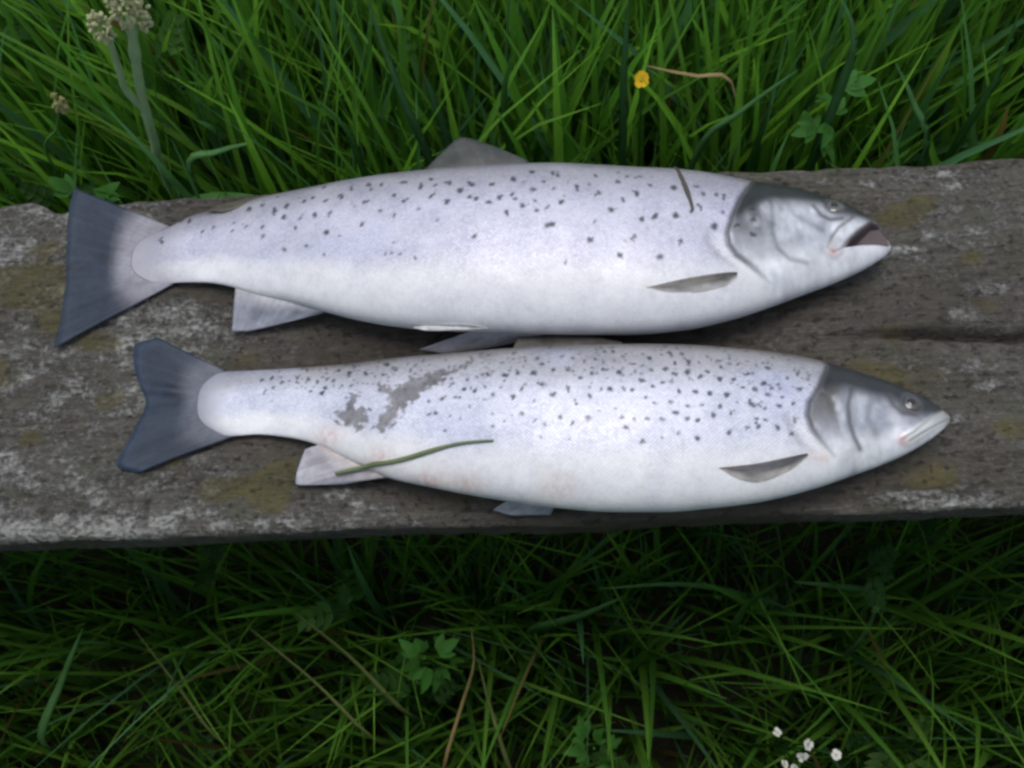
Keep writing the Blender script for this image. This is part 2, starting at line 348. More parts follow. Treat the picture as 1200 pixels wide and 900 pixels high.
SMALL_FISH = {
  'origin': (0.005,0.186),
  'stations': [(-241.91,34.75,20.21,0.61,0.59),(-236.62,33.1,22.39,0.83,0.8),(-231.68,32.76,22.74,1.01,0.98),(-226.69,32.59,22.84,1.31,1.27),(-221.54,32.6,22.72,1.63,1.58),(-216.24,32.54,22.63,1.95,1.89),(-210.78,32.47,22.56,2.3,2.23),(-205.15,32.4,22.46,2.76,2.67),(-199.37,32.23,22.48,3.24,3.14),(-193.42,31.82,22.75,3.78,3.67),(-187.3,31.23,23.2,4.38,4.25),(-181.03,30.52,23.77,5.03,4.88),(-174.61,29.77,24.41,5.65,5.48),(-168.05,28.76,25.3,6.37,6.18),(-161.35,27.5,26.42,7.2,6.99),(-154.51,26.02,27.75,8.15,7.91),(-147.54,23.97,29.6,9.34,9.06),(-140.44,21.84,31.56,10.65,10.33),(-133.26,19.86,33.48,12.05,11.69),(-125.98,17.86,35.43,13.56,13.15),(-118.6,15.61,37.55,15.24,14.78),(-111.15,13.65,39.51,16.42,15.93),(-103.63,12.46,40.82,17.25,16.73),(-96.04,11.47,41.92,18.01,17.47),(-88.38,10.52,42.95,18.76,18.2),(-80.65,9.48,44.0,19.54,18.95),(-72.87,8.41,45.02,20.31,19.71),(-65.03,7.36,46.0,21.09,20.46),(-57.15,6.38,46.93,21.87,21.21),(-49.23,5.48,47.84,22.65,21.97),(-41.28,4.62,48.71,23.42,22.72),(-33.3,3.75,49.49,24.17,23.45),(-25.31,2.78,50.19,24.89,24.14),(-17.32,1.85,50.85,25.42,24.66),(-9.32,1.05,51.45,25.73,24.96),(-1.32,0.39,51.97,25.98,25.2),(6.67,-0.2,52.46,26.23,25.44),(14.65,-0.75,52.91,26.46,25.66),(22.6,-1.2,53.21,26.61,25.81),(30.52,-1.46,53.33,26.66,25.86),(38.42,-1.69,53.38,26.69,25.89),(46.27,-1.95,53.4,26.7,25.9),(54.07,-2.26,53.36,26.68,25.88),(61.8,-2.58,53.22,26.61,25.81),(69.48,-2.67,52.83,26.41,25.62),(77.1,-2.61,52.3,26.15,25.36),(84.65,-2.62,51.71,25.86,25.08),(92.11,-2.67,51.07,25.53,24.77),(99.48,-2.69,50.35,25.13,24.38),(106.76,-2.63,49.57,24.64,23.9),(113.95,-2.52,48.66,24.09,23.37),(121.03,-2.31,47.61,23.47,22.76),(128.02,-2.04,46.45,22.81,22.12),(134.9,-1.74,45.21,22.11,21.44),(141.66,-1.4,43.84,21.35,20.71),(148.3,-1.04,42.36,20.55,19.93),(154.8,-0.72,40.75,19.69,19.1),(161.17,-0.42,38.95,18.75,18.19),(167.41,-0.15,37.05,17.81,17.28),(173.5,-0.04,35.09,16.98,16.48),(179.45,0.0,33.11,16.13,15.65),(185.25,0.07,31.17,15.28,14.83),(190.91,0.22,29.23,14.42,13.99),(196.41,0.1,27.11,13.46,14.01),(201.75,-0.86,24.42,12.19,16.49),(206.94,-1.22,21.86,11.27,17.0),(211.99,-1.36,19.19,10.25,17.0),(216.92,-1.45,16.43,9.08,17.0),(221.68,-1.44,13.6,7.75,17.0),(226.25,-1.51,10.51,6.18,17.0),(230.64,-1.94,6.75,4.08,17.0),(234.86,-2.75,2.11,1.31,17.0)],
  'spots': [(-197.3,46.6,1.0),(-190.9,47.6,1.0),(-183.9,43.0,1.0),(-194.5,38.6,1.0),(-189.6,40.1,0.8),(-173.2,45.0,1.0),(-165.1,42.9,1.0),(-159.0,41.0,1.0),(-152.1,41.6,1.2),(-162.8,34.3,1.0),(-154.8,32.2,1.5),(-173.0,37.6,0.7),(-147.4,39.7,0.7),(-141.5,34.5,1.0),(-136.9,43.3,1.3),(-134.0,33.7,0.8),(-144.3,47.0,1.0),(-125.2,40.5,1.2),(-110.8,45.5,1.0),(-104.6,39.9,1.2),(-95.2,38.1,1.0),(-112.9,37.7,0.9),(-189.3,30.5,0.5),(-154.1,49.9,0.8),(-167.1,50.4,0.8),(-60.2,20.5,1.5),(-53.5,19.2,1.2),(-67.8,25.3,1.0),(-58.5,27.3,1.0),(-52.3,28.6,0.8),(-45.6,29.4,1.0),(-47.3,21.0,0.7),(-73.9,16.2,1.0),(-65.0,15.7,0.9),(-82.9,15.4,1.0),(-81.9,6.5,1.2),(-78.3,7.4,1.2),(-72.2,-4.3,0.8),(-62.4,1.6,0.8),(-69.4,3.7,0.6),(-57.0,9.2,0.5),(-42.5,14.6,0.9),(-48.2,12.4,0.6),(-42.3,2.2,0.7),(-42.4,-5.7,0.8),(-35.0,27.6,1.1),(-27.2,28.3,1.1),(-17.6,27.9,1.2),(-12.6,19.4,1.1),(-24.7,17.0,1),(-30.4,12.8,1.1),(-6.9,12.2,1),(-17.6,9.2,0.6),(-25.1,0.8,0.7),(-17.6,-3.8,0.7),(-11.8,-6.3,0.6),(-14.2,-13.8,0.6),(-22.3,37.7,1.0),(-14.8,38.8,1.0),(-5.5,28.6,1.0),(-36.8,37.6,0.7),(-12.3,34.0,0.7),(-31.5,0.6,0.5),(-35.5,-2.5,0.5),(-14.8,38.8,1.0),(-11.9,33.4,0.7),(-5.5,28.9,1.2),(3.1,28.0,1.0),(-17.2,27.3,1.2),(-12.7,18.9,1.1),(-6.5,11.7,1.1),(3.0,15.9,1.1),(10.5,22.3,1.2),(13.3,33.8,1.0),(17.5,24.9,0.9),(20.3,35.1,0.9),(26.2,27.0,1.1),(31.6,41.8,1.1),(26.8,41.4,0.9),(34.1,24.5,1.4),(26.6,20.9,0.7),(15.4,9.9,1.1),(7.2,5.3,1.0),(-2.4,-2.6,0.9),(4.5,-6.9,0.9),(13.9,-4.0,0.9),(20.3,0.0,0.8),(22.4,13.7,1.1),(27.8,13.5,1.1),(35.8,13.1,1.2),(40.8,11.9,1.0),(40.8,22.7,0.8),(43.6,30.4,1.0),(36.8,37.1,0.9),(53.0,34.5,1.2),(46.8,18.4,1.4),(53.2,14.2,1.1),(53.3,25.2,0.8),(61.9,26.0,1.1),(59.7,16.4,1.2),(68.0,30.1,1.1),(66.7,37.1,1.0),(67.5,22.2,1.0),(68.4,10.4,1.3),(74.8,23.1,1.2),(76.3,31.1,1.0),(78.0,9.8,1.2),(62.3,3.6,1),(53.1,3.1,0.8),(48.4,7.4,0.7),(30.4,0.4,0.7),(35.9,-11.1,1),(48.6,-6.5,0.8),(56.5,-6.8,0.9),(64.6,-3.1,1.2),(72.1,0.7,0.9),(71.4,-6.8,0.8),(44.9,-19.0,0.9),(56.1,-18.2,1),(65.3,-16.0,1),(77.5,-8.6,1.1),(76.7,-18.7,1),(33.3,-5.4,0.6),(40.8,-6.2,0.6),(24.6,-13.6,0.5),(2.5,-16.1,0.5),(-14.1,-13.4,0.6),(60.7,37.2,0.8),(73.3,37.6,0.8),(6.5,37.2,0.8),(-0.8,39.0,0.7),(78.4,9.8,1.2),(86.3,8.7,1.4),(96.8,7.7,1.2),(93.4,18.3,1.3),(101.6,18.3,1.3),(81.2,19.4,1.3),(86.8,23.4,1),(95.5,27.1,1),(101.9,34.0,0.8),(82.7,31.0,1),(75.2,23.1,1.2),(106.8,12.5,1),(114.0,11.6,1),(109.7,1.8,1.5),(114.8,1.4,1.1),(118.4,-0.8,1),(127.2,0.8,1.1),(97.6,-3.6,1.1),(91.7,0.4,1),(80.9,1.0,0.9),(87.0,-5.3,1.5),(77.9,-8.6,1.1),(76.8,-18.3,1.1),(95.7,-15.6,1.3),(106.0,-12.6,1),(113.3,-12.2,0.9),(124.4,-12.4,1.1),(112.5,-7.4,0.9),(117.9,-8.2,0.8),(121.2,8.0,1.1),(124.1,12.3,0.8),(128.5,15.4,0.9),(119.8,15.6,1.5),(124.3,26.6,1.1),(117.2,28.6,0.8),(110.8,22.0,0.9),(135.0,20.2,1.1),(141.7,22.5,1.2),(135.4,-6.5,1),(132.6,-16.0,1),(135.7,2.4,0.8),(141.5,12.0,1),(129.8,6.8,0.8),(102.1,2.7,0.6),(106.4,29.4,0.7)],
  'lines': {'gill':[(162.1,29.7),(154.1,14.8),(145.8,3.5),(143.5,-5.2),(145.7,-13.8),(150.9,-21.1),(158.6,-28.7)],'pre':[(175.1,15.1),(173.1,10.8),(169.9,2.1),(169.4,-8.5),(171.3,-16.5),(174.7,-23.1)],'cheek':[(185.6,7.0),(182.0,-4.2),(185.3,-14.3)],'orbit':[(198.7,10.2),(199.5,4.3),(204.0,-1.1),(211.3,-2.1)],'max1':[(234.1,2.7),(219.6,-5.4),(210.0,-12.8),(201.8,-17.3)],'max2':[(235.6,-3.2),(224.6,-8.1),(214.5,-13.6),(206.6,-18.1)],'headdark':[(151.9,11.7),(161.2,17.1),(171.0,16.6),(181.5,13.8),(195.1,12.2),(202.7,8.0),(214.8,-0.8),(231.2,-0.6)],'patchA':[(-136.8,27.3),(-129.1,27.7),(-128.9,22.9),(-130.5,19.2),(-124.5,16.3),(-120.3,13.8),(-122.5,7.7),(-128.4,3.4),(-136.1,7.5),(-144.6,11.1),(-147.0,14.8),(-141.8,18.4),(-135.9,21.9)],'patchB':[(-93.7,32.7),(-84.5,35.5),(-77.5,37.3),(-71.9,35.3),(-66.6,36.6),(-61.2,38.7),(-56.7,45.5),(-53.3,43.4),(-55.8,38.0),(-64.3,33.0),(-71.8,30.7),(-74.9,26.2),(-81.3,22.7),(-87.7,20.5),(-92.0,16.4),(-96.3,15.2),(-101.1,7.9),(-105.4,1.4),(-109.8,-2.3),(-114.9,-2.1),(-117.8,1.4),(-114.4,7.9),(-110.0,13.9),(-106.8,18.1),(-110.3,23.1),(-116.2,26.4),(-115.3,30.5),(-109.0,29.6),(-105.0,26.7),(-100.7,30.4),(-97.4,30.0)],'patchC':[(-55.0,45.3),(-45.9,47.3),(-43.8,28.6),(-46.0,28.3),(-47.2,39.0)],'strand':[(-145.7,-21.1),(-135.6,-19.8),(-122.7,-18.5),(-108.9,-19.7),(-95.0,-18.4),(-81.3,-15.9),(-65.3,-13.6),(-52.2,-13.5),(-41.8,-14.0)]},
  'eye': (210.8,5.8,26.8),
  'fins': {'tail_fin':[[(-220.5,53.4,0.5),(-229.2,48.2,0.7),(-233.4,43.5,0.7),(-234.0,37.5,0.7),(-231.0,29.0,0.7),(-223.3,19.7,0.7),(-208.0,12.7,0.5)],[(-272.2,81.1,4),(-289.5,77.5,4),(-286.5,55.1,2),(-276.4,36.6,1.5),(-282.0,17.5,2),(-293.0,-9.7,3),(-275.1,-12.6,3)]],'dorsal_fin':[[(-31.2,51.3,25),(-9.5,51.5,25),(17.6,51.4,25),(38.1,51.1,25)],[(-28.0,63.2,19),(-9.2,65.2,18),(18.3,62.9,19),(39.6,56.4,22)]],'anal_fin':[[(-157.0,-0.4,8),(-143.2,-7.5,9),(-126.7,-16.6,11),(-109.9,-24.9,13)],[(-166.5,-2.5,5),(-171.3,-14.3,3),(-172.9,-25.5,3),(-140.7,-26.6,7)]],'pelvic_fin':[[(-36.0,-42.8,15),(-20.9,-45.5,15),(-8.0,-48.1,15)],[(-46.3,-46.2,4),(-34.7,-49.9,4),(-10.8,-51.1,8)]]},
  'surface_fins': {'pectoral_fin':[[(142.5,-26.7),(127.7,-30.0),(109.6,-33.6),(87.9,-35.8)],[(142.4,-29.0),(130.1,-37.2),(114.6,-43.7),(99.8,-42.2),(87.9,-35.8)]]},
}


WOOD = wood_material()


def ring_grid(rings, nr):
    n = rings * nr
    i = np.arange(rings - 1)[:, None] * nr; j = np.arange(nr)[None]
    j2 = (j + 1) % nr
    return np.stack([i + j, i + nr + j, i + nr + j2, i + j2], -1).reshape(-1, 4)


def build_plank(parent):
    xs = np.concatenate([np.linspace(-.95, -.47, 40)[:-1], np.arange(-.47, .42, .0017), np.linspace(.42, .95, 42)])
    yt = np.linspace(YF + .007, YB - .006, 150)
    prof = [(y, 0.0, 0) for y in yt]
    for a in np.linspace(.0, math.pi / 2, 9)[1:]:                       # back rounded edge
        prof.append((YB - .006 + .006 * math.sin(a), -.006 + .006 * math.cos(a), 2))
    prof += [(YB, z, 2) for z in np.linspace(-.009, -THICK + .003, 7)]
    prof += [(y, -THICK, 3) for y in np.linspace(YB - .004, YF + .004, 6)]
    prof += [(YF, z, 1) for z in np.linspace(-THICK + .003, -.010, 9)]
    for a in np.linspace(math.pi / 2, 0, 10)[:-1]:
        prof.append((YF + .007 - .007 * math.sin(a), -.007 + .007 * math.cos(a), 1))
    py = np.array([p[0] for p in prof]); pz = np.array([p[1] for p in prof]); side = np.array([p[2] for p in prof])
    X, Y = np.meshgrid(xs, py, indexing='ij'); Z = np.broadcast_to(pz, X.shape).copy()
    fr = smooth(YF + .03, YF, Y); bk = smooth(YB - .03, YB, Y)
    Yo = Y.copy()
    Y = Y + fr * (.0022 * fbm(X * 9, X * 0, 5) + .0009 * vnoise(X * 70, Z * 60, 6))
    Y = Y + bk * (.0030 * fbm(X * 11, X * 0 + 3, 8) + .0012 * vnoise(X * 80, Z * 60, 9) + .006 * np.exp(-((X + .385) / .02) ** 2)
                  - .005 * np.exp(-((X + .355) / .012) ** 2))
    top = np.where(side == 3, 0, 1)[None] * np.clip(1 + Z / .02, 0, 1)
    ero = .0011 * (fbm(X * 6, Yo * 16, 11) - 1) + .0006 * (fbm(X * 60, Yo * 260, 12, 3) - 1) + .0007 * (fbm(X * 160, Yo * 200, 15, 3) - 1)
    ero -= .0016 * smooth(.25, .6, fbm(X * 24, Yo * 110, 21, 3))
    d, par = line_dist(X, Yo + .0012 * vnoise(X * 90, X * 0, 31), CRACK)
    wdt = .0007 + .0030 * smooth(.0, .35, par)
    ero -= (.001 + .014 * smooth(.04, .35, par)) * np.exp(-(d / wdt) ** 2)
    # a few fine drying checks along the grain
    for k in range(26):
        cx, cy, ln = rng.uniform(-.6, .6), rng.uniform(YF + .01, YB - .01), rng.uniform(.03, .14)
        yy = cy + .0015 * vnoise(X * 30, X * 0 + k, 40 + k)
        ero -= .0018 * np.exp(-((Yo - yy) / .0008) ** 2) * smooth(ln, ln * .6, np.abs(X - cx))
    Z = Z + top * ero - fr * .0006
    faces = ring_grid(len(xs), len(prof))
    V = np.stack([X, Y, Z + PLANK_TOP], -1).reshape(-1, 3)
    nv = len(V); nr = len(prof)
    # end caps
    V = np.vstack([V, [[-.952, (YF + YB) / 2, PLANK_TOP - THICK / 2], [.952, (YF + YB) / 2, PLANK_TOP - THICK / 2]]])
    j = np.arange(nr); j2 = (j + 1) % nr; last = (len(xs) - 1) * nr
    tris = np.vstack([np.stack([np.full(nr, nv), j, j2], -1), np.stack([np.full(nr, nv + 1), last + j2, last + j], -1)])
    # lichen / stain / contact shade masks
    pale = .46 * smooth(-.02, -.26, X) + .23 + .28 * fbm(X * 11, Yo * 18, 51)
    pale += .35 * smooth(YF + .025, YF + .008, Yo) * (.5 + .5 * smooth(.25, -.2, X))
    for (cx, cy, rx, ry) in PALE:
        q = ((X - cx + .003 * vnoise(X * 150, Yo * 150, 61)) / (rx * 1.1)) ** 2 + ((Yo - cy + .0012 * vnoise(X * 260, Yo * 260, 62)) / (ry * 1.1)) ** 2
        pale += .72 * np.exp(-q)
    och = np.zeros_like(X)
    for (cx, cy, r) in OCHRE:
        och += 1.0 * np.exp(-(((X - cx) / (r * 1.15)) ** 2 + ((Yo - cy) / (r * .8)) ** 2))
    wet_shade = np.zeros_like(X)
    for F in (LARGE_FISH, SMALL_FISH):                     # slime wetness plus contact shade painted beside the fish
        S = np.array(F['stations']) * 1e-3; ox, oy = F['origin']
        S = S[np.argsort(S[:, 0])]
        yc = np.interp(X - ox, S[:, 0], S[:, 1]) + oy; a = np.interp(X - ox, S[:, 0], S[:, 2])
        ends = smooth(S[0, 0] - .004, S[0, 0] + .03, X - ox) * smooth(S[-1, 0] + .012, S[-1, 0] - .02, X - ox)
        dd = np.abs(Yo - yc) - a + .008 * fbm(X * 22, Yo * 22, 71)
        wet_shade = np.maximum(wet_shade, ends * smooth(.022, .004, dd))
    wet_shade = np.maximum(wet_shade, .9 * smooth(.03, .0, np.abs(Yo - .255) - .005) * smooth(-.23, -.19, X) * smooth(.12, .03, X))
    stain = np.exp(-(d / (.0042 + .003 * fbm(X * 40, Yo * 40, 73))) ** 2) * smooth(.06, .3, par)
    pale = pale * (1 - .55 * wet_shade) * (1 - .8 * stain) * np.clip(1 + (Z + .003) / .012, .15, 1) + .16 * smooth(.14, .24, X)
    wet_shade = wet_shade * (.68 + .25 * fbm(X * 40, Yo * 60, 72))
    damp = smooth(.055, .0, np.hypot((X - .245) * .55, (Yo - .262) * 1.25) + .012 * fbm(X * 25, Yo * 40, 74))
    wet_shade = np.maximum(wet_shade, .62 * damp)
    wet_shade = np.maximum(wet_shade, .95 * stain)
    col = np.stack([np.clip(pale, 0, 1), np.clip(och, 0, 1), np.clip(wet_shade, 0, 1)], -1).reshape(-1, 3)
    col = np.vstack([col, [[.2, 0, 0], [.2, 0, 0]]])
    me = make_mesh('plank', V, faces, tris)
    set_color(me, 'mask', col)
    return link('plank', me, WOOD, parent)


bench = root('bench', (0, 0, 0), 'weathered grey wooden bench plank crusted with lichen, carrying two silver trout', 'bench')
plank = build_plank(bench)


def curve_pts(P, n):
    """smooth resampled path through the points (Catmull-Rom)"""
    P = np.array(P, float); P = np.vstack([2 * P[0] - P[1], P, 2 * P[-1] - P[-2]])
    out = []
    k = len(P) - 3
    for u in np.linspace(0, k - 1e-6, n):
        i = int(u); t = u - i
        a, b, c, d = P[i:i + 4]
        out.append(.5 * (2 * b + (c - a) * t + (2 * a - 5 * b + 4 * c - d) * t * t + (3 * b - a - 3 * c + d) * t ** 3))
    return np.array(out)


def rounded_box(sx, sy, sz, r):
    import bmesh
    bm = bmesh.new()
    bmesh.ops.create_cube(bm, size=1)
    for v in bm.verts: v.co = Vector((v.co.x * sx, v.co.y * sy, v.co.z * sz))
    bmesh.ops.bevel(bm, geom=list(bm.edges), offset=r, segments=3, affect='EDGES')
    me = bpy.data.meshes.new('leg'); bm.to_mesh(me); bm.free()
    return me


leg_me = rounded_box(.09, .19, PLANK_TOP - THICK + .06, .006)
leg_me.materials.append(WOOD)
for sx in (-1, 1):
    lg = link('leg', leg_me, None, bench)
    lg.location = (sx * .80, (YF + YB) / 2, (PLANK_TOP - THICK - .06) / 2 - .001)

# ---------------------------------------------------------------- the two trout
def fish_skin(name, silver):
    t = NT(name)
    base = t.attr('skin')
    uv = t.n('ShaderNodeSeparateXYZ'); t.put(uv.inputs[0], t.attr('scale_uv').outputs['Vector'])
    u, v, scaly = uv.outputs[0], uv.outputs[1], uv.outputs[2]
    cb = t.n('ShaderNodeCombineXYZ')                                  # diamond lattice of small scales
    t.put(cb.inputs[0], t.math('MULTIPLY', t.math('ADD', u, t.math('MULTIPLY', v, 1.15)), 370))
    t.put(cb.inputs[1], t.math('MULTIPLY', t.math('SUBTRACT', u, t.math('MULTIPLY', v, 1.15)), 370))
    vo = t.n('ShaderNodeTexVoronoi', feature='F1'); vo.inputs['Scale'].default_value = 1.0
    vo.inputs['Randomness'].default_value = .28
    t.put(vo.inputs['Vector'], cb.outputs[0])
    dist, cell = vo.outputs['Distance'], t.n('ShaderNodeSeparateColor')
    t.put(cell.inputs[0], vo.outputs['Color'])
    co = t.n('ShaderNodeTexCoord').outputs['Object']
    nz = t.noise(co, 190, 5)
    big = t.noise(co, 34, 5, .6)
    patchy = t.math('MULTIPLY', t.ramp(big, .3, .6), scaly)
    rim = t.math('MULTIPLY', t.ramp(dist, .30, .62), scaly)
    col = t.mix(t.math('MULTIPLY', rim, .36), base.outputs['Color'], (.42, .42, .50), 'MULTIPLY')
    col = t.mix(t.math('MULTIPLY', t.math('MULTIPLY', cell.outputs[0], patchy), .42), col, (.55, .56, .66), 'MULTIPLY')
    col = t.mix(t.math('MULTIPLY', t.ramp(nz, .45, .8), .22), col, (.52, .52, .55), 'MULTIPLY')
    col = t.mix(t.math('MULTIPLY', t.ramp(big, .45, .75), .28), col, (.68, .69, .80), 'MULTIPLY')
    hgt = t.math('SUBTRACT', t.math('MULTIPLY', cell.outputs[1], .35), t.math('MULTIPLY', dist, .8))
    n = t.bump(t.math('MULTIPLY', hgt, scaly), .28, .0005)
    n = t.bump(nz, .22, .0006, n)
    rough = t.math('ADD', .34, t.math('MULTIPLY', t.math('ADD', big, cell.outputs[2]), .13))
    glint = t.math('MULTIPLY', t.ramp(cell.outputs[2], .6, .95), t.math('MULTIPLY', patchy, t.ramp(nz, .35, .6)))
    metal = t.math('ADD', silver, t.math('MULTIPLY', glint, .14))
    rough = t.math('SUBTRACT', rough, t.math('MULTIPLY', glint, .07))
    b = t.principled(col, rough, n, Metallic=metal, Specular_IOR_Level=.34, Coat_Weight=.07, Coat_Roughness=.18)
    return t.done(b)


def fin_material():
    t = NT('fin_membrane')
    c = t.attr('skin').outputs['Color']
    nz = t.noise(t.n('ShaderNodeTexCoord').outputs['Object'], 220, 4)
    col = t.mix(t.math('MULTIPLY', t.ramp(nz, .35, .75), .5), c, (.5, .52, .58), 'MULTIPLY')
    b = t.principled(col, .42, t.bump(nz, .15, .0004), Specular_IOR_Level=.22)
    return t.done(t.add_translucent(b, c, .15))


SKIN_A = fish_skin('silver_trout_skin', .14)
FIN_MAT = fin_material()


def simple_material(name, color, rough=.4, **kw):
    t = NT(name)
    nz = t.noise(t.n('ShaderNodeTexCoord').outputs['Object'], 300, 3)
    c = t.mix(nz, tuple(v * .75 for v in color), tuple(min(1, v * 1.25) for v in color))
    return t.done(t.principled(c, rough, **kw))


IRIS = simple_material('trout_iris', (.12, .118, .105), .2, Coat_Weight=.25, Coat_Roughness=.15, Metallic=.3)
IRIS_DARK = simple_material('trout_iris_clouded', (.06, .058, .052), .2, Coat_Weight=.25, Coat_Roughness=.15)
PUPIL = simple_material('trout_pupil', (.012, .013, .016), .12, Coat_Weight=.3, Coat_Roughness=.15)


def gauss1(a, s):
    r = int(3 * s) + 1
    k = np.exp(-.5 * (np.arange(-r, r + 1) / s) ** 2); k /= k.sum()
    return np.convolve(np.pad(a, r, mode='edge'), k, mode='valid')


def lerp(a, b, t):
    t = np.asarray(t)[..., None]
    return a * (1 - t) + np.asarray(b) * t


class Fish:
    def __init__(s, F, seed):
        s.F = F; s.seed = seed
        S = np.array(F['stations']) * 1e-3; S = S[np.argsort(S[:, 0])]
        S[:, 3] = np.maximum(S[:, 3], .0011); S[:, 4] = np.maximum(S[:, 4], .0011)
        s.x = np.concatenate([np.arange(S[0, 0], S[-1, 0] - .012, .0008), np.linspace(S[-1, 0] - .012, S[-1, 0], 26)])
        s.prof = [gauss1(np.interp(s.x, S[:, 0], S[:, j]), 3.0) for j in (1, 2, 3, 4)]
        for j in (1, 2):
            s.prof[j][-14:] = np.interp(s.x[-14:], S[:, 0], S[:, j + 1])
        s.S = S
        s.lines = {k: [(p[0] * 1e-3, p[1] * 1e-3) for p in v] for k, v in F['lines'].items()}

    def section(s, x):
        return [np.interp(x, s.x, p) for p in s.prof]

    def top(s, x, y):
        yc, a, b, zc = s.section(x)
        v = np.clip((y - yc) / a, -.998, .998)
        return zc + b * np.sqrt(1 - v * v)

    def build(s, parent, style, mat):
        nu, nl = 176, 46
        ph = np.concatenate([np.linspace(0, math.pi, nu, endpoint=False), np.linspace(math.pi, 2 * math.pi, nl, endpoint=False)])
        X, PH = np.meshgrid(s.x, ph, indexing='ij')
        yc, a, b, zc = [p[:, None] for p in s.prof]
        V, SN = np.cos(PH), np.sin(PH)
        sg = np.sign(SN) * np.abs(SN) ** .94
        Y = yc + a * V; Z = zc + b * sg
        x0, x1 = s.x[0], s.x[-1]
        X = X + style['arc'] * np.abs(V) ** 3 * smooth(x0 + .05, x0, X)                     # scaly tail end is a rounded arc
        up = np.clip(np.abs(SN) * 3, 0, 1) * np.sign(SN)
        L = s.lines
        # ---------------- relief
        dz = np.zeros_like(X)
        hm = X > L['gill'][0][0] - .05                                       # head region only
        hx, hy = X[hm], Y[hm]
        gd, gp = line_dist(hx, hy, L['gill'])
        gy = np.array([p[1] for p in L['gill']]); gxx = np.array([p[0] for p in L['gill']])
        o = np.argsort(gy)
        edge = np.interp(hy, gy[o], gxx[o])
        ahead = smooth(-.0012, .0016, hx - edge)
        headm = np.zeros_like(X); headm[hm] = ahead
        vh = V[hm]
        raise_h = .0022 * ahead * np.exp(-np.clip(hx - edge, 0, 1) / .05) * smooth(-.95, -.6, vh) * smooth(.98, .75, vh)
        groove = -.0014 * np.exp(-(gd / .0012) ** 2) * smooth(1.0, .8, gp) * smooth(.0, .1, gp)
        r = raise_h + groove
        for key, dep, w in (('pre', .0003, .0018), ('cheek', .0002, .0022), ('orbit', .0002, .0018), ('max1', .0006, .0010), ('max2', .0008, .0009)):
            d, _ = line_dist(hx, hy, L[key]); r -= dep * np.exp(-(d / w) ** 2)
        # maxilla ridge between its two lines
        d1, _ = line_dist(hx, hy, L['max1']); d2, _ = line_dist(hx, hy, L['max2'])
        mxm = np.exp(-((d1 + d2) / .0075) ** 4)
        r += .0012 * mxm
        if 'mouth' in L:
            sd = signed_poly(hx, hy, L['mouth'])
            r -= .012 * smooth(.0006, -.0035, sd)
        dz[hm] = r
        ex, ey, ez = [v * 1e-3 for v in s.F['eye']]
        de = np.hypot(X - ex, Y - ey)
        dz -= .0010 * np.exp(-(de / .0060) ** 4)
        # soft dents of a dead fish
        dz += .0007 * fbm(X * 24, Y * 24, s.seed + 5, 3) * smooth(0, .03, X - x0)
        lim = np.where(SN > 0, (Z - zc) * .98, (zc - Z) * .98)
        dz = np.maximum(dz, -np.maximum(lim, 0))
        Z = Z + dz * up
        # ---------------- colour
        c = np.zeros(X.shape + (3,))
        vv = V + .06 * fbm(X * 30, Y * 30, s.seed + 9, 3)
        c[:] = style['belly']
        c = lerp(c, style['flank'], smooth(-.62, -.22, vv))
        c = lerp(c, style['upper'], smooth(.15, .75, vv))
        c = lerp(c, style['back'], smooth(.72, 1.0, vv))
        mott = fbm(X * 120, Y * 160, s.seed + 2, 3)
        c *= (1 + .07 * mott)[..., None]
        # greyer, faintly iridescent cloud patches
        c = lerp(c, style['cloud'], .45 * smooth(.12, .6, fbm(X * 16, Y * 26, s.seed + 3, 3)) * smooth(-.8, -.3, V))
        # lateral line
        c_ll = .13 * (.5 + .5 * vnoise(X * 60, X * 0, 8))
        ll = .17 + .10 * smooth(x0 + .3, x1 - .1, X)
        c = lerp(c, (.30, .29, .31), c_ll * np.exp(-((V - ll) * a / .0009) ** 2) * (1 - headm) * smooth(x0 + .02, x0 + .05, X))
        # peduncle end a little grey
        tail_d = X - x0 - style['arc'] * np.abs(V) ** 3
        c = lerp(c, style['tailend'], smooth(style['taillen'], .0, tail_d))
        sx = x0 + .6 * (x1 - x0)
        # scale-loss patches
        for key in ('patchA', 'patchB', 'patchC'):
            if key in L:
                pm = np.abs(X - L[key][0][0]) < .09
                sd = signed_poly(X[pm], Y[pm], L[key]) + .0030 * vnoise(X[pm] * 330 + Y[pm] * 330, X[pm] * 280 - Y[pm] * 330, 77) + .0012 * vnoise(X[pm] * 800, Y[pm] * 800, 78)
                f = np.zeros(X.shape); f[pm] = smooth(.0010, -.0022, sd) * (.5 if key == 'patchC' else .88)
                tone = lerp(np.broadcast_to(np.array([.13, .125, .115]), X.shape + (3,)).copy(), (.24, .232, .22), smooth(-.3, .5, fbm(X * 160, Y * 160, 80, 3)))
                c = lerp(c, tone, f)
        # pinkish bruises on the belly
        for (bx, by, br, bc) in style['bruise']:
            c = lerp(c, bc, .75 * np.exp(-((X - bx) ** 2 + ((Y - by) * 1.6) ** 2) / br ** 2) * (.6 + .4 * vnoise(X * 500, Y * 500, 90)))
        # head colours
        hc = c[hm]
        opn = fbm(hx * 70, hy * 70, s.seed + 21, 3)
        pd = np.interp(hy, *[np.array(q)[np.argsort([p[1] for p in L['pre']])] for q in ([p[1] for p in L['pre']], [p[0] for p in L['pre']])])
        oper = ahead * smooth(.001, -.011, hx - pd)
        hcol = np.empty_like(hc); hcol[:] = style['cheek']
        streak0 = fbm(hx * 150 + hy * 30, hy * 40, s.seed + 31, 3)
        hcol = lerp(hcol, style['jaw'], smooth(-.25, -.6, vh))
        hcol = lerp(hcol, style['opercle'], oper * smooth(-.55, .1, vh) * np.clip(.8 + .7 * opn + .4 * streak0, 0, 1))
